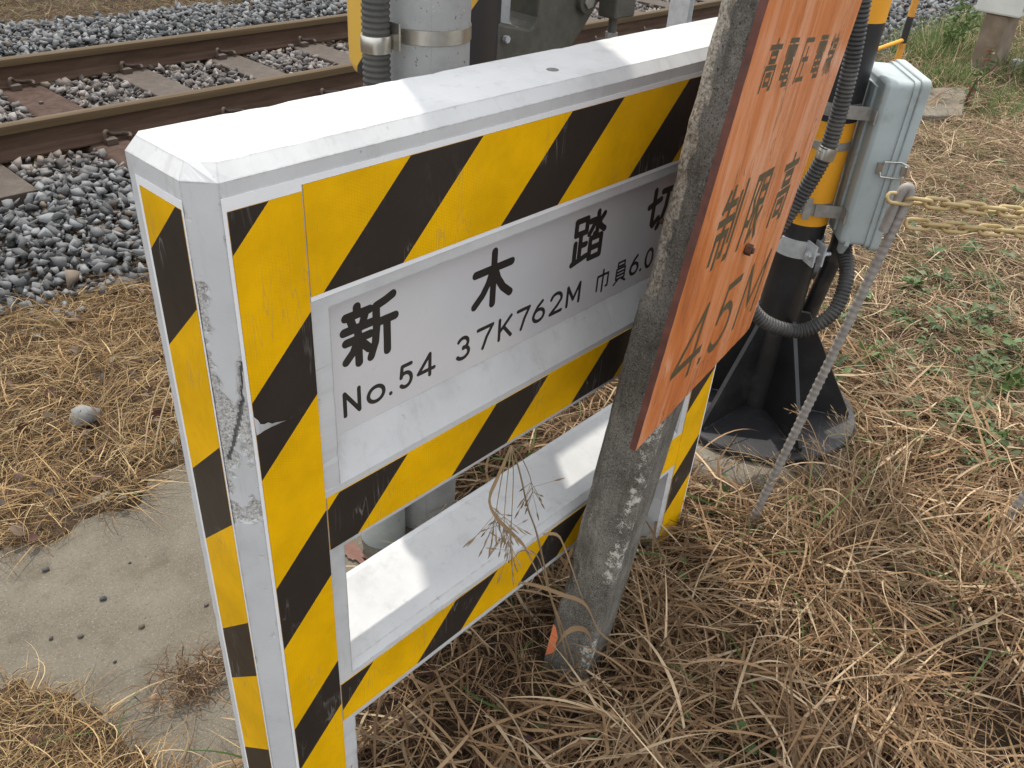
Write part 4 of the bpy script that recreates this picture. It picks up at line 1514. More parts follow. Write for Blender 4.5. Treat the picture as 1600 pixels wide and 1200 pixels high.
def build_guard_bar():
    root = thing('marker_rail', 'short orange and black rail on a white peg seen behind the steel pole', 'rail', (1.97, 0.32, 0))
    p0, p1 = Vector((1.90, 0.365, 0.357)), Vector((2.225, 0.19, 0.349))
    L = p1 - p0
    for t0, t1, m_ in ((0, 0.47, 'orange_plastic'), (0.47, 1.0, 'black_paint')):
        mb = MB()
        mb.tube([p0 + L * t0, p0 + L * t1], 0.031, 20)
        mb.build('bar', MAT[m_], root, smooth=40)
    p = p0 + L * 0.3
    mb2 = MB()
    mb2.lathe(p.x, p.y, [(0.026, -0.05), (0.026, p.z - 0.028)], 18)
    mb2.build('peg', MAT['cabinet'], root, smooth=40)
build_guard_bar()

# ------------------------------------------------------------------ rebar stakes and chain
def rebar(mb, pts, r=0.0105):
    path = spline(pts, 0.004)
    rr = [r * (1.13 if i % 4 == 0 else 0.97) for i in range(len(path))]
    mb.tube(path, rr, 12)

def build_stake(label, base, top, hook=True):
    root = thing('rebar_stake', label, 'stake', base, 'rebar stakes for the chain')
    b, t = Vector(base), Vector(top)
    ax = (t - b).normalized()
    mb = MB()
    side = ax.cross(Vector((0.62, 0.54, 0))).normalized()
    pts = [b - ax * 0.1]
    pts += [b + (t - b) * (i / 10) for i in range(1, 10)]
    rebar(mb, pts + [b + (t - b) * 0.95])
    mb.build('rod', MAT['rebar'], root, smooth=60)
    mb = MB()
    s = side
    q = [b + (t - b) * 0.945, t - ax * 0.02, t + s * 0.003 + ax * 0.002, t + s * 0.011 + ax * 0.010, t + s * 0.019 + ax * 0.002, t + s * 0.0215 - ax * 0.025, t + s * 0.0205 - ax * 0.06, t + s * 0.019 - ax * 0.095]
    mb.tube(spline(q, 0.004), 0.0108, 14)
    mb.build('hook', MAT['rebar'], root, smooth=60)
    return root
ST1 = Vector((1.462, -0.205, 0.925))
build_stake('grey ribbed rebar stake with bent hook top that holds the chain beside the grey box', (1.287, -0.137, 0.0), tuple(ST1))
build_stake('grey rebar stake entering the picture at its right edge, foot in the dry grass', (1.781, -0.618, 0.0), (1.99, -0.70, 0.93))

def build_chain(label, p0, p1, sag, seed):
    root = thing('chain', label, 'chain', tuple(p0), 'yellow plastic chains on the rebar stake')
    n_link = 0.041
    pts = []
    K = 80
    for i in range(K + 1):
        t = i / K
        p = p0.lerp(p1, t)
        p.z -= sag * 4 * t * (1 - t)
        pts.append(p)
    path = spline(pts[::8], n_link)
    for i in range(len(path) - 1):
        a_, b_ = path[i], path[i + 1]
        d = (b_ - a_).normalized()
        up = Vector((0, 0, 1))
        s = d.cross(up).normalized()
        u = s.cross(d)
        roll = (math.radians(38) if i % 2 else math.radians(-52)) + random.Random(seed + i).uniform(-.12, .12)
        w = s * math.cos(roll) + u * math.sin(roll)
        c_ = (a_ + b_) / 2
        hl, hw = 0.0172, 0.0105
        ring = []
        for k in range(7):
            an = -math.pi / 2 + math.pi * k / 6
            ring.append(c_ + d * (hl + hw * math.cos(an)) + w * (hw * math.sin(an)))
        for k in range(7):
            an = math.pi / 2 + math.pi * k / 6
            ring.append(c_ + d * (-hl + hw * math.cos(an)) + w * (hw * math.sin(an)))
        mb = MB()
        mb.tube(ring, 0.0042, 8, False, 0, True)
        mb.build('link', MAT['chain'], root, smooth=60)
    return root
build_chain('upper strand of faded yellow plastic chain hooked on the rebar stake', Vector((1.428, -0.178, 0.915)), Vector((1.93, -0.72, 0.90)), 0.010, 1)
build_chain('lower strand of faded yellow plastic chain hanging from the rebar stake', Vector((1.462, -0.222, 0.862)), Vector((1.97, -0.74, 0.862)), 0.008, 50)

# ------------------------------------------------------------------ track
TX0, TX1 = -3.0, 12.0
def build_rail(y, label):
    root = thing('rail', label, 'rail', (4.0, y, 0.035), 'rails of the track')
    prof_foot = [(-0.0635, 0.035), (0.0635, 0.035), (0.0635, 0.043), (0.02, 0.054), (0.009, 0.07), (0.009, 0.138), (0.012, 0.146), (-0.012, 0.146), (-0.009, 0.138), (-0.009, 0.07), (-0.02, 0.054), (-0.0635, 0.043)]
    prof_head = [(-0.0325, 0.1465), (0.0325, 0.1465), (0.0325, 0.172), (0.028, 0.182), (0.016, 0.1875), (-0.016, 0.1875), (-0.028, 0.182), (-0.0325, 0.172)]
    for nm, prof, mat in (('web_and_foot', prof_foot, 'rail'), ('rail_head', prof_head, 'rail_head')):
        mb = MB()
        n = len(prof)
        vs = [(TX0, y + u, z) for u, z in prof] + [(TX1, y + u, z) for u, z in prof]
        fs = [tuple(range(n - 1, -1, -1)), tuple(range(n, 2 * n))] + [(i, (i + 1) % n, (i + 1) % n + n, i + n) for i in range(n)]
        mb.raw(vs, fs)
        mb.build(nm, MAT[mat], root, smooth=32)
    return root
RY0, RY1 = 3.590, 4.720
build_rail(RY0, 'nearer brown steel rail running along the ballast')
build_rail(RY1, 'farther brown steel rail, along the far ballast shoulder')

def clip_mesh(y, side):
    """bent spring clip on one side of a rail"""
    mb = MB()
    s = side
    pts = [(-0.055, y + s * 0.085, 0.045), (-0.05, y + s * 0.08, 0.085), (-0.03, y + s * 0.062, 0.088), (-0.01, y + s * 0.05, 0.07), (0.03, y + s * 0.05, 0.062), (0.06, y + s * 0.062, 0.064), (0.075, y + s * 0.085, 0.058), (0.06, y + s * 0.105, 0.05)]
    mb.tube(spline(pts, 0.008), 0.0095, 9)
    mb.box((-0.06, min(y + s * 0.068, y + s * 0.12), 0.036), (-0.005, max(y + s * 0.068, y + s * 0.12), 0.062))
    return mb

SLEEPERS = [0.09, 0.74, 1.39, 2.04, 2.69, 3.34, 3.99, 4.64, 5.29, 5.94, 6.59, 7.24, 7.89, 8.54, 9.19]
STEEL = {2}
def build_sleepers():
    def make(kind):
        root = thing('sleeper', '', 'sleeper', (0, 4.155, 0), 'sleepers under the track')
        mb = MB()
        if kind == 'concrete':
            prof = [(-0.13, -0.15), (0.13, -0.15), (0.115, 0.03), (0.11, 0.0345), (-0.11, 0.0345), (-0.115, 0.03)]
            mb.prism(prof, 3.13, 5.18)
            mb.build('beam', MAT['sleeper'], root, bevel=0.004)
        else:
            # rolled steel trough with rounded shoulders
            prof = []
            for i in range(9):
                an = math.pi - math.pi / 2 * i / 8
                prof.append((-0.10 + 0.035 * math.cos(an), 0.0 + 0.0345 * math.sin(an)))
            for i in range(9):
                an = math.pi / 2 - math.pi / 2 * i / 8
                prof.append((0.10 + 0.035 * math.cos(an), 0.0 + 0.0345 * math.sin(an)))
            prof = [(-0.138, -0.1)] + prof + [(0.138, -0.1)]
            mb.prism(prof, 2.98, 5.3)
            mb.build('trough', MAT['rust'], root, smooth=35)
            for bx_, by_ in ((-0.04, 4.05), (0.05, 4.05), (-0.03, 4.3), (0.04, 3.28)):
                b = MB()
                o6 = [(bx_ + 0.013 * math.cos(math.pi / 3 * k), by_ + 0.013 * math.sin(math.pi / 3 * k)) for k in range(6)]
                b.raw([(x, y, 0.034) for x, y in o6] + [(x, y, 0.046) for x, y in o6], [(6, 7, 8, 9, 10, 11)] + [(k, (k + 1) % 6, (k + 1) % 6 + 6, k + 6) for k in range(6)])
                b.build('bolt', MAT['clip'], root)
        for ry in (RY0, RY1):
            for s in (-1, 1):
                clip_mesh(ry, s).build('rail_clip', MAT['clip'], root, smooth=50)
        return root
    con = make('concrete')
    ste = make('steel')
    words = ['at the left picture edge', 'cut by the left edge of the photo beside the ballast', 'rust brown steel sleeper', 'first concrete sleeper right of the rusty steel one', 'second concrete sleeper right of the rusty steel one',
             'third concrete sleeper right of the rusty steel one', 'fourth concrete sleeper right of the rusty one, near the concrete pole']
    first = True
    for i, x in enumerate(SLEEPERS):
        if i in STEEL:
            ste.location = (x, 4.155, 0)
            ste['label'] = 'rust brown steel trough sleeper with bolts and spring clips'
            continue
        if i == 0:
            lab = 'concrete sleeper outside the left picture edge'
        elif i == 1:
            lab = 'grey brown concrete sleeper left of the rusty steel one'
        elif i <= 5:
            lab = 'grey brown concrete sleeper, number %s to the right of the rusty steel one' % ['one', 'two', 'three'][i - 3]
        else:
            lab = 'grey brown concrete sleeper beyond the pole and gate mechanism, %s along the track' % ['first', 'second', 'third', 'fourth', 'fifth', 'sixth', 'seventh', 'eighth', 'ninth'][i - 6]
        if first:
            con.location = (x, 4.155, 0)
            con['label'] = lab
            first = False
        else:
            copy_thing(con, (x, 4.155, 0), lab)
build_sleepers()

# ------------------------------------------------------------------ ballast
def rock_protos(n=18, seed=1):
    rnd = random.Random(seed)
    out = []
    for i in range(n):
        bm = bmesh.new()
        k = rnd.randint(6, 9)
        for j in range(k):
            v = Vector((rnd.gauss(0, 1), rnd.gauss(0, 1), rnd.gauss(0, 1))).normalized()
            v *= rnd.uniform(0.75, 1.2)
            bm.verts.new((v.x * rnd.uniform(.95, 1.2), v.y * 0.8, v.z * 0.66))
        bmesh.ops.convex_hull(bm, input=bm.verts)
        loose = [v for v in bm.verts if not v.link_faces]
        bmesh.ops.delete(bm, geom=loose, context='VERTS')
        bmesh.ops.triangulate(bm, faces=bm.faces)
        bm.verts.index_update()
        out.append((np.array([v.co[:] for v in bm.verts]), np.array([[v.index for v in f.verts] for f in bm.faces])))
        bm.free()
    return out
ROCKS = rock_protos()

def rand_rot(n, rng, tilt=0.6, az=None):
    """random rotation matrices, mostly about z with some tilt"""
    az = rng.uniform(0, 2 * np.pi, n) if az is None else az
    tx = rng.normal(0, tilt, n)
    ty = rng.normal(0, tilt, n)
    ca, sa = np.cos(az), np.sin(az)
    cx, sx = np.cos(tx), np.sin(tx)
    cy, sy = np.cos(ty), np.sin(ty)
    Rz = np.zeros((n, 3, 3)); Rz[:, 0, 0] = ca; Rz[:, 0, 1] = -sa; Rz[:, 1, 0] = sa; Rz[:, 1, 1] = ca; Rz[:, 2, 2] = 1
    Rx = np.zeros((n, 3, 3)); Rx[:, 0, 0] = 1; Rx[:, 1, 1] = cx; Rx[:, 1, 2] = -sx; Rx[:, 2, 1] = sx; Rx[:, 2, 2] = cx
    Ry = np.zeros((n, 3, 3)); Ry[:, 1, 1] = 1; Ry[:, 0, 0] = cy; Ry[:, 0, 2] = sy; Ry[:, 2, 0] = -sy; Ry[:, 2, 2] = cy
    return Rz @ Rx @ Ry

def scatter_rocks(pos, size, tint, rng, tilt=0.6):
    n = len(pos)
    which = rng.integers(0, len(ROCKS), n)
    R = rand_rot(n, rng, tilt)
    V, F, T = [], [], []
    off = 0
    for k, (pv, pf) in enumerate(ROCKS):
        idx = np.where(which == k)[0]
        if len(idx) == 0:
            continue
        v = np.einsum('nij,mj->nmi', R[idx], pv) * size[idx][:, None, None] + pos[idx][:, None, :]
        f = pf[None] + (np.arange(len(idx)) * len(pv))[:, None, None] + off
        V.append(v.reshape(-1, 3))
        F.append(f.reshape(-1))
        T.append(np.repeat(tint[idx], len(pv), axis=0))
        off += len(idx) * len(pv)
    return np.concatenate(V), np.concatenate(F), np.concatenate(T)

def jitter_grid(x0, x1, y0, y1, st, rng):
    xs = np.arange(x0, x1, st)
    ys = np.arange(y0, y1, st)
    X, Y = np.meshgrid(xs, ys)
    P = np.stack([X.ravel(), Y.ravel()], 1)
    return P + rng.uniform(-0.5, 0.5, P.shape) * st

def ballast():
    rng = np.random.default_rng(11)
    parts = []
    for (x0, x1, y0, y1, st) in ((-0.6, 3.4, 1.95, 6.6, 0.045), (3.4, 8.0, 1.7, 6.6, 0.052), (8.0, 14.0, 1.7, 7.0, 0.07)):
        for layer in range(3 if x0 < 3 else 2):
            p = jitter_grid(x0, x1, y0, y1, st, rng)
            parts.append((p, np.full(len(p), st), layer))
    P = np.concatenate([p for p, _, _ in parts])
    ST = np.concatenate([s for _, s, _ in parts])
    LY = np.concatenate([np.full(len(p), l) for p, _, l in parts])
    x, y = P[:, 0], P[:, 1]
    edge = 2.08 + 0.08 * np.sin(x * 3.1) + 0.05 * np.sin(x * 7.7 + 1) + rng.normal(0, 0.06, len(x))
    farE = 6.05 + 0.10 * np.sin(x * 1.7) + rng.normal(0, 0.08, len(x))
    keep = (y > edge) & (y < farE)
    near_rail = (np.abs(y - RY0) < 0.085) | (np.abs(y - RY1) < 0.085)
    sx = np.min(np.abs(x[:, None] - np.array(SLEEPERS)[None]), axis=1)
    on_sl = (sx < 0.125) & (y > 3.08) & (y < 5.22) & (x < 9.4)
    keep &= ~near_rail & ~on_sl
    # only what the place could show from around the camera (drop far left)
    keep &= (x > -0.6)
    x, y, ST, LY = x[keep], y[keep], ST[keep], LY[keep]
    n = len(x)
    size = ST * (0.36 + 0.56 * rng.random(n) ** 1.3) * np.where(LY == 0, 0.75, 1.0) * np.where(rng.random(n) < 0.1, 1.3, 1.0)
    crown = np.clip((y - 2.05) / 0.7, 0, 1)
    z = -0.04 + 0.03 * crown + LY * 0.02 + rng.normal(0, 0.007, n)
    between = (y > RY0) & (y < RY1)
    z = np.where(between, -0.012 + LY * 0.02 + rng.normal(0, 0.006, n), z)
    shoulder = np.clip((y - 4.85) / 0.5, 0, 1) * np.clip((6.3 - y) / 0.5, 0, 1)
    z += shoulder * 0.06 * (LY > 0)
    g = 0.065 + 0.16 * rng.random(n) ** 1.2
    g *= np.where(rng.random(n) < 0.06, 1.4, 1.0)
    tint = np.stack([g * 0.985, g * 1.0, g * 1.005], 1)
    # rust dust near the rails
    d = np.minimum(np.abs(y - RY0), np.abs(y - RY1))
    rust = np.clip(1.1 - d / 0.42, 0, 1) * rng.uniform(0.3, 1, n)
    rust = np.where(between, np.maximum(rust, rng.uniform(0.2, 0.7, n)), rust)
    rc = np.stack([g * 1.25, g * 0.98, g * 0.8], 1)
    tint = tint * (1 - rust[:, None]) + rc * rust[:, None]
    br = rng.random(n) < 0.04
    tint[br] = np.array([0.15, 0.118, 0.09]) * rng.uniform(.7, 1.2, (br.sum(), 1))
    v, f, t = scatter_rocks(np.stack([x, y, z], 1), size, tint, rng)
    o = link('ballast', np_mesh(v, f, 3, t), MAT['rock'])
    tag(o, 'dark grey crushed stone ballast around the rails', 'ballast', kind='stuff')
ballast()

# ------------------------------------------------------------------ grass
STRAW = np.array([(0.36, 0.25, 0.125), (0.29, 0.19, 0.09), (0.19, 0.118, 0.055), (0.46, 0.345, 0.19), (0.12, 0.07, 0.034), (0.30, 0.19, 0.088)])
BROWN = np.array([(0.175, 0.108, 0.058), (0.125, 0.074, 0.039), (0.235, 0.15, 0.083), (0.07, 0.041, 0.023), (0.34, 0.235, 0.14), (0.165, 0.098, 0.052)])
PINK = np.array([(0.285, 0.19, 0.118), (0.22, 0.138, 0.085), (0.38, 0.275, 0.175), (0.135, 0.085, 0.055), (0.46, 0.355, 0.235), (0.2, 0.17, 0.08)])
GREEN = np.array([(0.065, 0.11, 0.028), (0.09, 0.14, 0.042), (0.115, 0.165, 0.055), (0.05, 0.085, 0.022)])

def blades(pos, length, width, rng, pal, pitch=(0.05, 0.5), droop=1.2, curl=1.5, greens=0.0, K=6, az=None, zoff=0.004, kink=0.0):
    n = len(pos)
    th = rng.uniform(0, 2 * np.pi, n) if az is None else az
    ph = rng.uniform(pitch[0], pitch[1], n)
    dth = rng.normal(0, curl, n) / K
    dph = -rng.uniform(0.2, 1.0, n) * droop / K
    p = pos.copy()
    seg = length / K
    cur = p.copy()
    L, R = [], []
    w0 = width
    twist = rng.normal(0, 0.8, n)
    minz = pos[:, 2] + 0.001 + rng.uniform(0, 0.02, n)
    bend_at = rng.integers(1, K, n)
    bend_by = np.where(rng.random(n) < 0.55, rng.normal(0, 3.2 * kink, n), 0.0)
    for k in range(K + 1):
        t = k / K
        w = w0 * np.where(t < 0.12, 0.75, 1.0) * (1 - 0.88 * max(0, (t - 0.35) / 0.65) ** 1.3)
        sx, sy = -np.sin(th), np.cos(th)
        tw = twist * (0.4 + t)
        side = np.stack([sx * np.cos(tw), sy * np.cos(tw), np.sin(tw)], 1)
        L.append(cur + side * w[:, None] * 0.5)
        R.append(cur - side * w[:, None] * 0.5)
        d = np.stack([np.cos(th) * np.cos(ph), np.sin(th) * np.cos(ph), np.sin(ph)], 1)
        cur = cur + d * seg[:, None]
        low = cur[:, 2] < minz
        cur[low, 2] = minz[low]
        ph = ph + dph
        ph = np.where(low, np.abs(ph) * 0.15, ph)
        th = th + dth + np.where(bend_at == k, bend_by, 0.0)
    V = np.stack(L + R, 1)           # n, 2(K+1), 3
    m = 2 * (K + 1)
    fk = []
    for k in range(K):
        fk.append((k, k + 1, k + 1 + K + 1, k + K + 1))
    fk = np.array(fk)
    F = fk[None] + (np.arange(n) * m)[:, None, None]
    c = pal[rng.integers(0, len(pal), n)] * rng.uniform(0.75, 1.4, (n, 1))
    if greens > 0:
        gm = rng.random(n) < greens
        c[gm] = GREEN[rng.integers(0, len(GREEN), gm.sum())] * rng.uniform(0.8, 1.3, (gm.sum(), 1))
    T = np.repeat(c, m, axis=0)
    return V.reshape(-1, 3), F.reshape(-1), T

def join(parts):
    V, F, T = [], [], []
    off = 0
    for v, f, t in parts:
        V.append(v)
        F.append(f + off)
        T.append(t)
        off += len(v)
    return np.concatenate(V), np.concatenate(F), np.concatenate(T)

def scatter(n, x0, x1, y0, y1, rng, mask=None, clump=0.0):
    x = rng.uniform(x0, x1, n)
    y = rng.uniform(y0, y1, n)
    keep = np.ones(n, bool)
    if clump > 0:
        f = 0.5 + 0.25 * (np.sin(x * 9.1 + 2 * np.sin(y * 6.3)) + np.sin(y * 11.7 + 1.7 * np.sin(x * 7.9)))
        keep &= rng.random(n) < (1 - clump) + clump * f
    if mask is not None:
        keep &= mask(x, y)
    # nothing grows through the barrier, post or footing
    inb = (x > -0.034) & (x < 0.118) & (y > -0.004) & (y < 0.152)
    inb |= (x > 1.048) & (x < 1.196) & (y > -0.004) & (y < 0.152)
    inb |= (np.hypot(x - PX + 0.06, y - PY) < 0.325)
    inb |= (x > 0.58) & (x < 0.71) & (y > -0.13) & (y < -0.02)
    bare = np.hypot((x - 1.12) / 0.16, (y + 0.80) / 0.10) + 0.3 * np.sin(x * 40) * np.sin(y * 33)
    inb |= (bare < 1.0) & (rng.random(n) < 0.75)
    keep &= ~inb
    x, y = x[keep], y[keep]
    z = ground_h(x, y)
    return np.stack([x, y, z], 1)

def off_slab(x, y):
    return slab_d(x, y) < RNG.normal(-0.012, 0.02, np.shape(x))

def build_grass():
    rng = np.random.default_rng(21)
    P = []
    # --- foreground right: brown tangle
    m = lambda x, y: (y < 0.42) & ~((x < 1.2) & (y > 0.2) & (x > 0.0) & (y < 0.2))
    pos = scatter(30000, 0.0, 2.4, -1.15, 0.62, rng, off_slab)
    P.append(blades(pos, rng.uniform(0.02, 0.07, len(pos)), rng.uniform(0.0010, 0.0026, len(pos)), rng, BROWN * 0.85, (0.0, 0.5), 1.0, 1.0, 0.02, 4, kink=0.15))
    pos = scatter(14000, 0.0, 2.4, -1.15, 0.62, rng, off_slab, 0.5)
    pos[:, 2] += rng.uniform(0.004, 0.035, len(pos))
    P.append(blades(pos, rng.uniform(0.05, 0.16, len(pos)), rng.uniform(0.0016, 0.0052, len(pos)), rng, BROWN * 1.05, (-0.1, 0.6), 1.2, 0.55, 0.03, 6, kink=0.25))
    straws = np.array([(0.32, 0.22, 0.127), (0.25, 0.16, 0.087), (0.48, 0.365, 0.235), (0.145, 0.088, 0.048), (0.29, 0.185, 0.1)])
    clear = lambda x, y: off_slab(x, y) & (np.hypot((x - 0.60) / 0.11, (y + 0.12) / 0.12) > 1)
    pos = scatter(5200, 0.12, 2.4, -1.15, 0.5, rng, clear, 0.75)
    pos[:, 2] += rng.uniform(0.015, 0.055, len(pos))
    P.append(blades(pos, rng.uniform(0.10, 0.30, len(pos)), rng.uniform(0.0026, 0.0075, len(pos)), rng, straws, (-0.05, 0.75), 1.5, 0.5, 0.03, 9, kink=0.25))
    # taller clumps round the post foot, the stake and the footing
    for cx, cy, r, n, h in ((0.74, -0.24, 0.07, 110, 0.26), (0.86, -0.12, 0.10, 200, 0.26), (1.50, -0.23, 0.08, 200, 0.24), (1.66, -0.25, 0.08, 180, 0.22), (1.86, -0.22, 0.08, 140, 0.2), (1.34, -0.12, 0.06, 120, 0.2), (1.30, -0.34, 0.13, 320, 0.34), (1.55, -0.36, 0.14, 260, 0.32), (1.12, -0.52, 0.16, 260, 0.3), (1.5, -0.66, 0.16, 240, 0.3), (0.95, -0.75, 0.14, 160, 0.24), (1.9, -0.3, 0.12, 160, 0.26)):
        x = rng.normal(cx, r * 0.6, n)
        y = rng.normal(cy, r * 0.5, n)
        ok = (y < -0.02) & ~((x > 0.58) & (x < 0.71) & (y > -0.13)) & (np.hypot(x - PX + 0.06, y - PY) > 0.325)
        x, y = x[ok], y[ok]
        n = len(x)
        pos = np.stack([x, y, ground_h(x, y)], 1)
        P.append(blades(pos, rng.uniform(0.4, 1.1, n) * h, rng.uniform(0.0022, 0.0065, n), rng, straws * 0.95, (0.3, 1.3), 2.0, 0.5, 0.05, 9, kink=0.2))
    # --- left: golden cut straw between slab and ballast
    lm = lambda x, y: off_slab(x, y) & (y < 2.2 + 0.1 * np.sin(x * 5))
    pos = scatter(34000, -0.9, 1.9, 0.98, 2.3, rng, lm)
    P.append(blades(pos, rng.uniform(0.02, 0.08, len(pos)), rng.uniform(0.0010, 0.0022, len(pos)), rng, STRAW * 0.9, (0.0, 0.4), 1.0, 0.8, 0.004, 4, kink=0.12))
    pos = scatter(9000, -0.9, 1.9, 0.98, 2.2, rng, lm, 0.6)
    pos[:, 2] += rng.uniform(0.003, 0.03, len(pos))
    P.append(blades(pos, rng.uniform(0.06, 0.2, len(pos)), rng.uniform(0.0012, 0.003, len(pos)), rng, STRAW, (-0.05, 0.4), 1.2, 0.7, 0.006, 6, kink=0.14))
    # --- left front, at the picture's bottom-left corner
    pos = scatter(9000, -0.75, 0.2, 0.1, 0.85, rng, off_slab)
    P.append(blades(pos, rng.uniform(0.02, 0.09, len(pos)), rng.uniform(0.0009, 0.002, len(pos)), rng, STRAW * 0.92, (0.0, 0.5), 1.2, 1.2, 0.01, 5))
    pos = scatter(2200, -0.75, 0.15, 0.1, 0.8, rng, off_slab, 0.5)
    pos[:, 2] += rng.uniform(0.003, 0.02, len(pos))
    P.append(blades(pos, rng.uniform(0.07, 0.18, len(pos)), rng.uniform(0.001, 0.0026, len(pos)), rng, STRAW, (0.0, 0.6), 1.4, 1.1, 0.03, 7))
    # --- little heap of debris where the slab meets the barrier foot
    n = 420
    x = rng.normal(0.035, 0.045, n)
    y = rng.normal(0.44, 0.035, n)
    ok = (y > 0.17)
    pos = np.stack([x, y, 0.003 + 0.02 * rng.random(n)], 1)[ok]
    P.append(blades(pos, rng.uniform(0.015, 0.07, len(pos)), rng.uniform(0.0012, 0.003, len(pos)), rng, BROWN * 0.85, (0.0, 0.6), 1.0, 0.8, 0.0, 4, kink=0.2))
    # --- behind the barrier, between slab and pole
    pos = scatter(9000, 0.75, 2.4, 0.2, 2.05, rng, off_slab)
    P.append(blades(pos, rng.uniform(0.04, 0.12, len(pos)), rng.uniform(0.0014, 0.003, len(pos)), rng, BROWN, (0.0, 0.7), 1.3, 1.5, 0.05, 5))
    # --- right middle distance: pinkish cut hay
    rm = lambda x, y: (y < 1.95 + 0.12 * np.sin(x * 2.2))
    pos = scatter(85000, 2.0, 6.0, -1.4, 2.0, rng, rm, 0.2)
    P.append(blades(pos, rng.uniform(0.04, 0.13, len(pos)), rng.uniform(0.0016, 0.0034, len(pos)), rng, PINK, (0.0, 0.5), 1.2, 0.9, 0.06, 4, kink=0.15))
    pos = scatter(12000, 2.0, 6.0, -1.4, 2.0, rng, rm, 0.6)
    pos[:, 2] += rng.uniform(0.005, 0.03, len(pos))
    P.append(blades(pos, rng.uniform(0.12, 0.3, len(pos)), rng.uniform(0.002, 0.0044, len(pos)), rng, PINK * 1.1, (0.0, 0.6), 1.3, 1.3, 0.08, 6))
    pos = scatter(24000, 6.0, 12.5, -1.5, 2.2, rng, rm, 0.4)
    P.append(blades(pos, rng.uniform(0.08, 0.26, len(pos)), rng.uniform(0.003, 0.006, len(pos)), rng, PINK * 1.1, (0.1, 0.9), 1.3, 1.0, 0.14, 4))
    def swaths(k, x0, x1, y0, y1, n0, n1, l0, l1, w0, w1, pal, mask=None):
        c = scatter(k, x0, x1, y0, y1, rng, mask)
        for q in c:
            n = int(rng.integers(n0, n1))
            x = q[0] + rng.normal(0, 0.022, n)
            y = q[1] + rng.normal(0, 0.022, n)
            pos = np.stack([x, y, ground_h(x, y) + rng.uniform(0.005, 0.04, n)], 1)
            az = rng.uniform(0, 2 * np.pi) + rng.normal(0, 0.32, n)
            L = rng.uniform(l0, l1) * rng.uniform(0.5, 1.1, n)
            P.append(blades(pos, L, rng.uniform(w0, w1, n), rng, pal * rng.uniform(0.8, 1.15), (0.0, 0.7), 1.3, 0.3, 0.01, 8, az=az, kink=0.12))
    keepout = lambda x, y: off_slab(x, y) & ((y < -0.12) | (x > 0.9)) & (np.hypot(x - 0.62, y + 0.1) > 0.12)
    swaths(210, 0.1, 2.3, -1.1, 0.1, 8, 26, 0.14, 0.38, 0.0022, 0.0068, straws, keepout)
    swaths(150, -0.9, 1.6, 1.0, 2.15, 8, 24, 0.10, 0.26, 0.0012, 0.003, STRAW, lm)
    swaths(40, -0.75, 0.1, 0.1, 0.8, 8, 20, 0.08, 0.2, 0.001, 0.0026, STRAW, off_slab)
    swaths(340, 2.0, 6.5, -1.4, 1.95, 8, 22, 0.14, 0.38, 0.002, 0.005, PINK * 1.1, rm)
    v, f, t = join(P)
    o = link('dry_grass', np_mesh(v, f, 4, t), MAT['straw'])
    tag(o, 'mown dry brown grass and straw covering the soil', 'dry grass', kind='stuff')
    # --- bank beyond the track
    P = []
    pos = scatter(42000, 0.5, 12.0, 5.95, 9.0, rng, lambda x, y: y > 6.05 + 0.1 * np.sin(x * 1.7))
    P.append(blades(pos, rng.uniform(0.05, 0.18, len(pos)), rng.uniform(0.0025, 0.005, len(pos)), rng, np.array([(0.21, 0.145, 0.08), (0.16, 0.11, 0.06), (0.26, 0.2, 0.12), (0.15, 0.125, 0.055), (0.12, 0.075, 0.04)]), (0.1, 0.9), 1.3, 1.0, 0.06, 4))
    v, f, t = join(P)
    o = link('bank_grass', np_mesh(v, f, 4, t), MAT['straw'])
    tag(o, 'short brown grass on the bank beyond the far rail', 'dry grass', kind='stuff')
    # --- green grass at the upper right by the pillar
    P = []
    for (cx, cy, rx, ry, n, h) in ((7.9, 1.75, 0.7, 0.35, 2600, 0.22), (6.9, 1.38, 0.35, 0.16, 1100, 0.16), (6.5, 0.75, 0.6, 0.25, 500, 0.2), (7.9, 1.0, 0.7, 0.25, 900, 0.3), (9.2, 2.0, 1.2, 0.35, 2000, 0.2)):
        x = rng.normal(cx, rx * 0.6, n)
        y = rng.normal(cy, ry * 0.6, n)
        pos = np.stack([x, y, ground_h(x, y)], 1)
        P.append(blades(pos, rng.uniform(0.4, 1.0, n) * h, rng.uniform(0.003, 0.006, n), rng, np.concatenate([GREEN, GREEN * 1.2, PINK[2:3], PINK[4:5]]), (0.6, 1.5), 0.9, 0.7, 0.0, 5))
    v, f, t = join(P)
    o = link('green_grass', np_mesh(v, f, 4, t), MAT['straw'])
    tag(o, 'green living grass growing round the stone pillar', 'grass', kind='stuff')
build_grass()

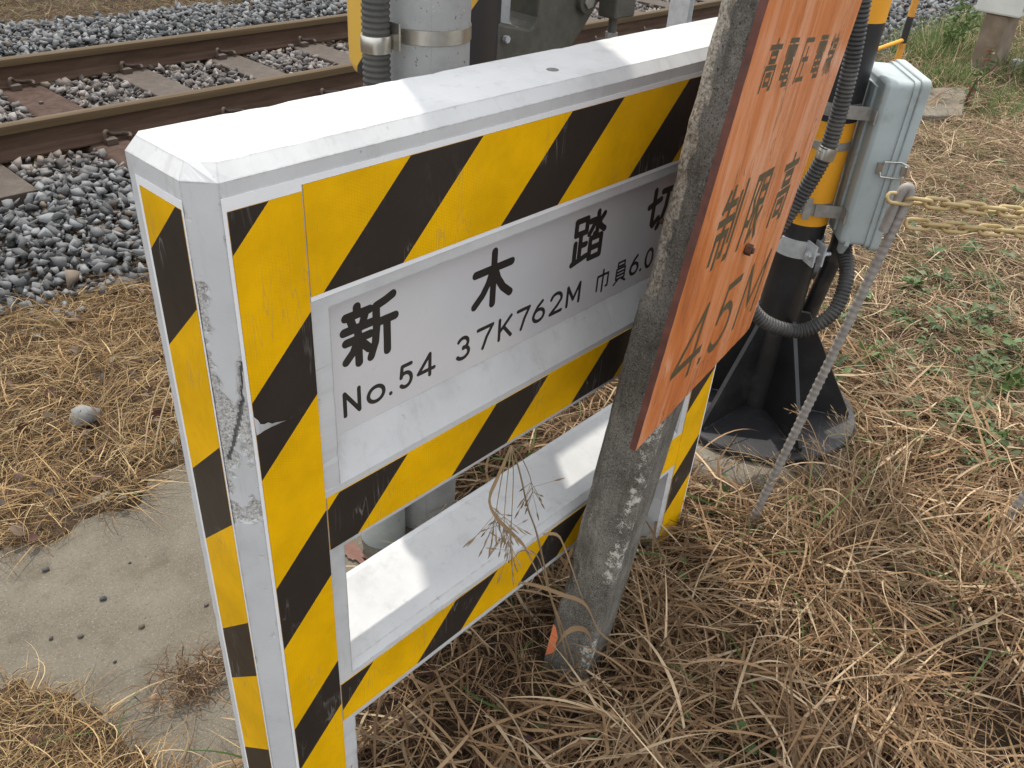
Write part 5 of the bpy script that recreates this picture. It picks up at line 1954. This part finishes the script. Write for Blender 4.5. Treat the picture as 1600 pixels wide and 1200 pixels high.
# ------------------------------------------------------------------ broad leaves and litter
def leaves(pos, length, width, rng, cols, tilt=0.5, az=None):
    """folded oval leaves of eight quads"""
    n = len(pos)
    ts = np.array([0.0, 0.18, 0.42, 0.7, 1.0])
    ws = np.array([0.06, 0.7, 1.0, 0.72, 0.04])
    R = rand_rot(n, rng, tilt, az)
    base = []
    for t, w in zip(ts, ws):
        base.append([(t - 0.5, -0.5 * w, 0.12 * w - 0.25 * (t - 0.5) ** 2), (t - 0.5, 0.0, -0.25 * (t - 0.5) ** 2), (t - 0.5, 0.5 * w, 0.12 * w - 0.25 * (t - 0.5) ** 2)])
    base = np.array(base).reshape(-1, 3)
    sc = np.stack([length, width, length * 0.9], 1)
    V = np.einsum('nij,nmj->nmi', R, base[None] * sc[:, None, :]) + pos[:, None, :]
    fk = []
    for k in range(4):
        for s in (0, 1):
            a_ = k * 3 + s
            fk.append((a_, a_ + 1, a_ + 4, a_ + 3))
    F = np.array(fk)[None] + (np.arange(n) * 15)[:, None, None]
    T = np.repeat(cols, 15, axis=0)
    return V.reshape(-1, 3), F.reshape(-1), T

def build_leaves():
    rng = np.random.default_rng(5)
    P = []
    # patches of clover-like leaves on the right
    centres = [(2.45, -0.22, 0.16, 60), (2.55, -0.35, 0.22, 110), (2.25, -0.5, 0.2, 80), (2.0, -0.45, 0.12, 40), (2.9, -0.2, 0.2, 90), (3.4, -0.25, 0.3, 120), (2.9, -0.6, 0.25, 70), (2.3, 0.02, 0.12, 50), (3.9, 0.1, 0.4, 120), (2.1, -0.62, 0.12, 30), (4.6, 0.2, 0.5, 120), (2.65, 0.1, 0.2, 70), (2.2, -0.3, 0.2, 120), (2.7, -0.45, 0.3, 160), (3.1, 0.0, 0.3, 140), (3.7, -0.4, 0.4, 140), (2.1, -0.45, 0.15, 60)]
    for cx, cy, r, n in centres:
        k = max(3, n // 7)
        rx = rng.normal(cx, r * 0.6, k)
        ry = rng.normal(cy, r * 0.5, k)
        for x0, y0 in zip(rx, ry):
            m = int(rng.integers(4, 11))
            az = rng.uniform(0, 2 * np.pi) + np.arange(m) * 2.4 + rng.normal(0, 0.25, m)
            size = rng.uniform(0.02, 0.055)
            L = size * rng.uniform(0.5, 1.15, m)
            d = size * rng.uniform(0.35, 0.8, m)
            x = x0 + d * np.cos(az)
            y = y0 + d * np.sin(az)
            pos = np.stack([x, y, ground_h(x, y) + rng.uniform(0.03, 0.07, m)], 1)
            g = np.array([(0.08, 0.125, 0.04), (0.105, 0.16, 0.058), (0.14, 0.19, 0.085), (0.06, 0.1, 0.036), (0.185, 0.22, 0.125), (0.16, 0.15, 0.07)])
            P.append(leaves(pos, L, L * rng.uniform(0.35, 0.7), rng, g[rng.integers(0, 6, m)] * rng.uniform(.75, 1.2, (m, 1)), 0.35, az))
    # a few low leaves in the foreground
    for cx, cy, r, n in [(0.60, -0.36, 0.03, 5), (0.72, -0.46, 0.03, 5), (0.52, -0.25, 0.02, 2), (0.45, -0.13, 0.02, 1), (1.35, -0.02, 0.03, 6), (0.82, 0.28, 0.04, 4), (0.62, -0.42, 0.06, 5), (1.05, -0.12, 0.02, 4)]:
        x = rng.normal(cx, r, n)
        y = rng.normal(cy, r, n)
        pos = np.stack([x, y, ground_h(x, y) + rng.uniform(0.03, 0.05, n)], 1)
        L = rng.uniform(0.018, 0.036, n)
        P.append(leaves(pos, L, L * rng.uniform(0.5, 0.8, n), rng, np.array([(0.075, 0.125, 0.042)]) * rng.uniform(.7, 1.4, (n, 1)), 0.4))
    v, f, t = join(P)
    o = link('ground_cover_leaves', np_mesh(v, f, 4, t), MAT['leaf'], smooth=True)
    tag(o, 'small green broad leaves scattered through the cut grass', 'ground cover', kind='stuff')
    P = []
    red = np.array([(0.07, 0.028, 0.022), (0.095, 0.045, 0.032), (0.15, 0.10, 0.068), (0.06, 0.042, 0.032), (0.2, 0.165, 0.12), (0.10, 0.05, 0.036)])
    def litter(n, x0, x1, y0, y1, l0, l1):
        p = scatter(n, x0, x1, y0, y1, rng, off_slab)
        p[:, 2] += rng.uniform(0.012, 0.04, len(p))
        L = rng.uniform(l0, l1, len(p))
        P.append(leaves(p, L, L * rng.uniform(0.4, 0.8, len(p)), rng, red[rng.integers(0, len(red), len(p))] * rng.uniform(.8, 1.25, (len(p), 1)), 0.5))
    litter(420, -0.8, 1.3, 0.98, 2.2, 0.015, 0.045)
    litter(70, -0.7, 0.15, 0.2, 0.8, 0.012, 0.03)
    litter(420, 0.15, 2.0, -1.0, 0.1, 0.012, 0.034)
    litter(300, 0.8, 2.2, 0.2, 1.9, 0.02, 0.05)
    v, f, t = join(P)
    o = link('leaf_litter', np_mesh(v, f, 4, t), MAT['leaf'], smooth=True)
    tag(o, 'dead brown and reddish leaves lying in the straw', 'leaf litter', kind='stuff')
build_leaves()

# ------------------------------------------------------------------ single plants
def build_tuft(name, label, cat, stems, pal, seed, group=None):
    """stems: list of (points, width, seed_head)"""
    rng = np.random.default_rng(seed)
    base = stems[0][0][0]
    root = thing(name, label, cat, (base[0], base[1], 0.0), group)
    for pts, w, head in stems:
        path = spline(pts, 0.012)
        n = len(path)
        mb = MB()
        c = pal[rng.integers(0, len(pal))]
        if head == 'leaf':
            # flat ribbon
            vs = []
            for i, p in enumerate(path):
                t = i / max(1, n - 1)
                d = (path[min(i + 1, n - 1)] - path[max(i - 1, 0)]).normalized()
                s = d.cross(Vector((0.3, -0.6, 0.5))).normalized()
                ww = w * (0.5 + 0.5 * math.sin(min(1, t * 4) * math.pi / 2)) * (1 - max(0, (t - 0.4) / 0.6) ** 1.5 * 0.95)
                vs += [p + s * ww / 2, p + d.cross(s) * ww * 0.12, p - s * ww / 2]
            fs = []
            for i in range(n - 1):
                fs += [(3 * i, 3 * i + 1, 3 * i + 4, 3 * i + 3), (3 * i + 1, 3 * i + 2, 3 * i + 5, 3 * i + 4)]
            mb.raw(vs, fs)
        else:
            mb.tube(path, [w * (1 - 0.5 * i / n) for i in range(n)], 6)
            if head:
                k = head
                for j in range(k):
                    i = n - 1 - int(rng.integers(0, max(1, int(n * 0.35))))
                    p = path[i]
                    d = (path[min(i + 1, n - 1)] - path[max(i - 1, 0)]).normalized()
                    dirv = (d * 0.7 + Vector(rng.normal(0, 0.5, 3)) + Vector((0, 0, -0.35))).normalized()
                    q = p + dirv * rng.uniform(0.02, 0.05)
                    e = q + dirv * 0.018
                    mb.tube([p, q], 0.0004, 4)
                    mb.tube([q, q.lerp(e, 0.4), e], [0.0006, 0.0016, 0.0003], 5)
        me = mb.mesh()
        a_ = me.attributes.new('tint', 'FLOAT_COLOR', 'POINT')
        cc = np.ones((len(me.vertices), 4), dtype=np.float32)
        cc[:, :3] = np.array(c) * rng.uniform(.85, 1.15)
        a_.data.foreach_set('color', cc.ravel())
        link('blade' if head == 'leaf' else 'stalk', me, MAT['straw'], root, smooth=True)
    return root

V3 = Vector
tan = np.array([(0.28, 0.19, 0.105), (0.235, 0.155, 0.085), (0.34, 0.25, 0.15)])
build_tuft('dry_grass_tuft', 'tall dry grass stalk with drooping seed head in front of the barrier window', 'dry grass', [
    ([(0.625, -0.085, -0.01), (0.541, -0.1, 0.211), (0.479, -0.11, 0.367), (0.438, -0.115, 0.487), (0.404, -0.118, 0.584), (0.375, -0.12, 0.652), (0.347, -0.12, 0.741), (0.323, -0.12, 0.803)], 0.0026, 0),
    ([(0.323, -0.12, 0.803), (0.294, -0.125, 0.766), (0.273, -0.13, 0.739), (0.286, -0.135, 0.699), (0.333, -0.135, 0.629), (0.362, -0.135, 0.582), (0.436, -0.135, 0.421)], 0.009, 'leaf'),
    ([(0.323, -0.12, 0.803), (0.303, -0.125, 0.766), (0.289, -0.13, 0.705), (0.285, -0.13, 0.669)], 0.0009, 14),
    ([(0.323, -0.12, 0.803), (0.327, -0.125, 0.752), (0.325, -0.13, 0.682), (0.329, -0.13, 0.597)], 0.0009, 20),
    ([(0.323, -0.12, 0.803), (0.342, -0.125, 0.774), (0.36, -0.13, 0.73), (0.37, -0.13, 0.693)], 0.0009, 12),
    ([(0.323, -0.12, 0.803), (0.315, -0.125, 0.76), (0.308, -0.13, 0.70), (0.305, -0.135, 0.64)], 0.0009, 16),
    ([(0.409, -0.13, 0.58), (0.436, -0.135, 0.566), (0.454, -0.14, 0.535), (0.508, -0.15, 0.394), (0.53, -0.155, 0.338)], 0.007, 'leaf'),
    ([(0.62, -0.11, 0.0), (0.507, -0.13, 0.265), (0.438, -0.135, 0.427), (0.394, -0.135, 0.544), (0.344, -0.14, 0.596), (0.324, -0.14, 0.583), (0.332, -0.14, 0.541)], 0.008, 'leaf'),
    ([(0.351, -0.135, 0.516), (0.396, -0.14, 0.478), (0.461, -0.15, 0.414), (0.522, -0.16, 0.349), (0.581, -0.17, 0.228), (0.698, -0.18, 0.077)], 0.008, 'leaf'),
    ([(0.467, -0.14, 0.225), (0.463, -0.15, 0.274), (0.49, -0.155, 0.301), (0.537, -0.16, 0.266), (0.571, -0.16, 0.19), (0.594, -0.155, 0.064)], 0.010, 'leaf'),
    ([(0.60, -0.17, 0.0), (0.54, -0.18, 0.12), (0.47, -0.19, 0.2), (0.42, -0.19, 0.30)], 0.007, 'leaf')], tan, 3, 'single dry grass plants')
build_tuft('dry_grass_tuft', 'arching dry grass stalk with wispy seed heads over the black base plate', 'dry grass', [
    ([(1.42, -0.42, 0.0), (1.38, -0.30, 0.12), (1.34, -0.19, 0.2), (1.30, -0.10, 0.235), (1.27, -0.02, 0.225)], 0.0022, 26),
    ([(1.44, -0.44, 0.0), (1.41, -0.33, 0.13), (1.40, -0.24, 0.24), (1.42, -0.17, 0.31), (1.43, -0.12, 0.33)], 0.0018, 18),
    ([(1.45, -0.43, 0.0), (1.47, -0.32, 0.14), (1.52, -0.24, 0.24), (1.53, -0.2, 0.31)], 0.0016, 14),
    ([(1.40, -0.43, 0.0), (1.34, -0.34, 0.1), (1.27, -0.26, 0.15), (1.20, -0.2, 0.15)], 0.0016, 14),
    ([(1.43, -0.45, 0.0), (1.34, -0.40, 0.09), (1.22, -0.36, 0.1), (1.12, -0.34, 0.06)], 0.007, 'leaf'),
    ([(1.43, -0.43, 0.0), (1.40, -0.36, 0.14), (1.37, -0.28, 0.2), (1.33, -0.22, 0.14), (1.32, -0.2, 0.05)], 0.007, 'leaf')], tan, 4, 'single dry grass plants')
build_tuft('dry_grass_tuft', 'long flattened dry grass stalk lying across the tangle at the right', 'dry grass', [
    ([(1.62, -0.72, 0.02), (1.45, -0.66, 0.06), (1.25, -0.55, 0.08), (1.05, -0.44, 0.075), (0.9, -0.38, 0.06)], 0.0024, 30),
    ([(1.62, -0.73, 0.02), (1.42, -0.72, 0.08), (1.22, -0.66, 0.1), (1.02, -0.58, 0.07)], 0.008, 'leaf'),
    ([(1.60, -0.72, 0.02), (1.50, -0.60, 0.09), (1.45, -0.46, 0.12), (1.42, -0.34, 0.09)], 0.007, 'leaf'),
    ([(1.63, -0.72, 0.02), (1.58, -0.80, 0.08), (1.45, -0.85, 0.1), (1.3, -0.83, 0.05)], 0.008, 'leaf'),
    ([(1.2, -0.9, 0.01), (1.08, -0.83, 0.03), (1.0, -0.74, 0.035), (0.97, -0.62, 0.04)], 0.004, 0)], tan, 6, 'single dry grass plants')
build_tuft('dry_grass_tuft', 'pale cut straw stalks on the left between ballast and slab', 'dry grass', [
    ([(0.30, 1.16, 0.01), (0.36, 1.24, 0.05), (0.45, 1.34, 0.09), (0.56, 1.42, 0.11)], 0.0026, 0),
    ([(0.32, 1.15, 0.01), (0.40, 1.24, 0.06), (0.50, 1.33, 0.12), (0.56, 1.38, 0.16)], 0.003, 0),
    ([(0.28, 1.17, 0.01), (0.27, 1.26, 0.04), (0.24, 1.35, 0.07), (0.23, 1.42, 0.06)], 0.0018, 10),
    ([(0.34, 1.14, 0.01), (0.44, 1.18, 0.05), (0.55, 1.2, 0.08), (0.66, 1.2, 0.07)], 0.0022, 12),
    ([(0.05, 1.3, 0.01), (0.06, 1.38, 0.05), (0.10, 1.45, 0.08), (0.15, 1.5, 0.07)], 0.0016, 12)], np.array([(0.36, 0.28, 0.175), (0.3, 0.22, 0.13)]), 8, 'single dry grass plants')

def build_weed(label, base, h, n, pal, stemcol, seed, lw=0.035):
    rng = np.random.default_rng(seed)
    root = thing('weed', label, 'plant', base, 'leafy weeds')
    b = Vector(base)
    mb = MB()
    tips = []
    for s in range(3):
        d = Vector((rng.normal(0, .18), rng.normal(0, .18), 1)).normalized()
        pts = [b - Vector((0, 0, .03)), b + d * h * 0.4, b + (d + Vector((rng.normal(0, .1), rng.normal(0, .1), 0))) * h * 0.8, b + d * h * rng.uniform(.85, 1.1)]
        path = spline(pts, 0.02)
        mb.tube(path, [0.006 * (1 - 0.7 * i / len(path)) for i in range(len(path))], 6)
        tips += path
    me = mb.mesh()
    a_ = me.attributes.new('tint', 'FLOAT_COLOR', 'POINT')
    cc = np.ones((len(me.vertices), 4), dtype=np.float32)
    cc[:, :3] = stemcol
    a_.data.foreach_set('color', cc.ravel())
    link('stem', me, MAT['leaf'], root, smooth=True)
    P = np.array([tips[int(i)][:] for i in rng.integers(3, len(tips), n)]) + rng.normal(0, lw * 0.7, (n, 3))
    L = rng.uniform(0.6, 1.2, n) * lw * 1.6
    v, f, t = leaves(P, L, L * 0.4, rng, pal[rng.integers(0, len(pal), n)] * rng.uniform(.8, 1.2, (n, 1)), 0.9)
    link('foliage', np_mesh(v, f, 4, t), MAT['leaf'], root, smooth=True)
build_weed('upright weed with dark red stems beside the small grey slab', (6.15, 0.98, 0.0), 0.42, 50, np.concatenate([GREEN, np.array([(0.2, 0.09, 0.06)])]), (0.14, 0.07, 0.045), 2)
build_weed('bushy green weed growing at the ballast edge left of the stone pillar', (7.75, 1.72, 0.0), 0.45, 160, GREEN * 1.15, (0.12, 0.15, 0.05), 3, 0.045)
build_weed('small broad-leaved weed in the cut grass below the chain', (2.55, -0.40, 0.0), 0.09, 34, GREEN * 1.35, (0.15, 0.2, 0.07), 7, 0.03)
build_weed('low leafy weed right below the grey box', (2.35, -0.03, 0.0), 0.08, 36, GREEN * 1.35, (0.15, 0.2, 0.07), 9, 0.03)

# ------------------------------------------------------------------ loose stones
def build_stone(name, label, pos, r, col, seed, group=None, subdiv=0):
    rng = random.Random(seed)
    bm = bmesh.new()
    for j in range(46):
        q = Vector((rng.gauss(0, 1), rng.gauss(0, 1), rng.gauss(0, 1))).normalized()
        q *= 0.85 + 0.3 * mnoise.noise(q * 1.3 + Vector((seed * 3.1, 0, 0)))
        bm.verts.new((q.x * 1.05, q.y * 0.85, q.z * 0.7))
    bmesh.ops.convex_hull(bm, input=bm.verts)
    bmesh.ops.delete(bm, geom=[q for q in bm.verts if not q.link_faces], context='VERTS')
    bmesh.ops.triangulate(bm, faces=bm.faces)
    bm.verts.index_update()
    pv, pf = np.array([q.co[:] for q in bm.verts]), np.array([[q.index for q in f.verts] for f in bm.faces])
    bm.free()
    v = pv * r + np.array(pos)
    me = np_mesh(v, pf.ravel(), 3, np.tile(np.array(col), (len(v), 1)))
    o = link(name, me, MAT['rock'])
    tag(o, label, 'stone', group)
peb = [((0.004, 0.781), 0.009, (.05, .053, .055), 'dark angular pebble in the middle of the bare slab'),
       ((0.027, 0.650), 0.008, (.11, .09, .06), 'brownish pebble on the slab towards the front'),
       ((-0.078, 0.715), 0.0075, (.09, .075, .06), 'round brown pebble between the slab middle and its left front'),
       ((0.159, 0.609), 0.007, (.1, .085, .065), 'small pebble on the slab right against the barrier foot'),
       ((-0.058, 0.602), 0.0045, (.05, .047, .042), 'tiny dark chip at the front of the slab'),
       ((0.099, 0.846), 0.004, (.06, .055, .05), 'tiny dark chip on the slab between dark pebble and barrier'),
       ((-0.125, 0.752), 0.006, (.075, .065, .055), 'small brown pebble near the slab left edge of the photo'),
       ((-0.05, 0.955), 0.009, (.06, .06, .058), 'dark grey pebble at the slab rim by the straw')]
for i, ((x, y), r, c_, lab) in enumerate(peb):
    build_stone('pebble', lab, (x, y, r * 0.45), r, c_, i, 'pebbles on the slab')
build_stone('pale_rock', 'pale grey rock lying in the straw left of the barrier', (0.274, 1.44, 0.03), 0.05, (0.2, 0.2, 0.19), 3)
build_stone('pale_rock', 'whitish pebble on the grass beside the concrete footing', (1.30, -0.16, 0.03), 0.013, (0.42, 0.4, 0.36), 8)
build_stone('pale_rock', 'small whitish stone in the dry grass in front of the barrier', (0.345, -0.16, 0.03), 0.013, (0.28, 0.26, 0.22), 7)

# ------------------------------------------------------------------ far right: slab, striped marker, pillar with cabinet
o = irregular_slab('concrete_slab', [(5.45, 1.12), (6.3, 1.32), (6.62, 1.12), (5.8, 0.88)], -0.05, 0.05, MAT['slab'], 0.01, 8)
tag(o, 'small flat grey concrete slab in the grass right of the box', 'slab')

def build_marker():
    root = thing('marker_post', 'thin black and orange banded marker post standing in the ballast at upper right', 'post', (6.41, 1.60, 0))
    mb = MB()
    z = -0.1
    i = 0
    bounds = [-0.1, 0.12, 0.29, 0.47, 0.72, 0.95, 1.2]
    for i in range(len(bounds) - 1):
        mb.tube([(6.41, 1.60, bounds[i]), (6.41, 1.60, bounds[i + 1])], 0.024, 14, True, (0, 1)[i % 2])
    mb.build('shaft', [MAT['black_paint'], MAT['marker_orange']], root, smooth=40)
    mb = MB()
    mb.tube([(6.40, 1.60, 0.31), (6.05, 1.72, 0.235), (5.6, 1.88, 0.2)], 0.014, 10)
    mb.build('yellow_bar', MAT['pole_yellow'], root, smooth=40)
build_marker()

def build_pillar():
    root = thing('stone_pillar', 'brown square stone pillar in the grass at the upper right corner', 'pillar', (7.5, 1.27, 0))
    mb = MB()
    lo = [(7.38, 1.18, -0.2), (7.75, 1.18, -0.2), (7.75, 1.365, -0.2), (7.38, 1.365, -0.2)]
    hi = [(7.34, 1.20, 0.449), (7.68, 1.20, 0.449), (7.68, 1.37, 0.449), (7.34, 1.37, 0.449)]
    mb.raw(lo + hi, [(0, 3, 2, 1), (4, 5, 6, 7), (0, 1, 5, 4), (1, 2, 6, 5), (2, 3, 7, 6), (3, 0, 4, 7)])
    mb.build('shaft', MAT['pillar'], root, bevel=0.012)
    root = thing('equipment_cabinet', 'pale grey cabinet resting on the brown stone pillar', 'cabinet', (7.6, 1.3, 0.45))
    mb = MB()
    mb.box((7.31, 1.12, 0.451), (7.9, 1.45, 1.1))
    mb.build('case', MAT['cabinet'], root, bevel=0.015)
    mb = MB()
    mb.box((7.36, 1.105, 0.5), (7.85, 1.1195, 1.05))
    mb.build('door', MAT['cabinet'], root, bevel=0.006)
    root = thing('white_block', 'small white block in the grass at the foot of the pillar', 'block', (7.75, 1.12, 0))
    mb = MB()
    mb.box((7.70, 1.06, -0.05), (7.80, 1.15, 0.1))
    mb.build('block', MAT['cabinet'], root, bevel=0.008)
build_pillar()
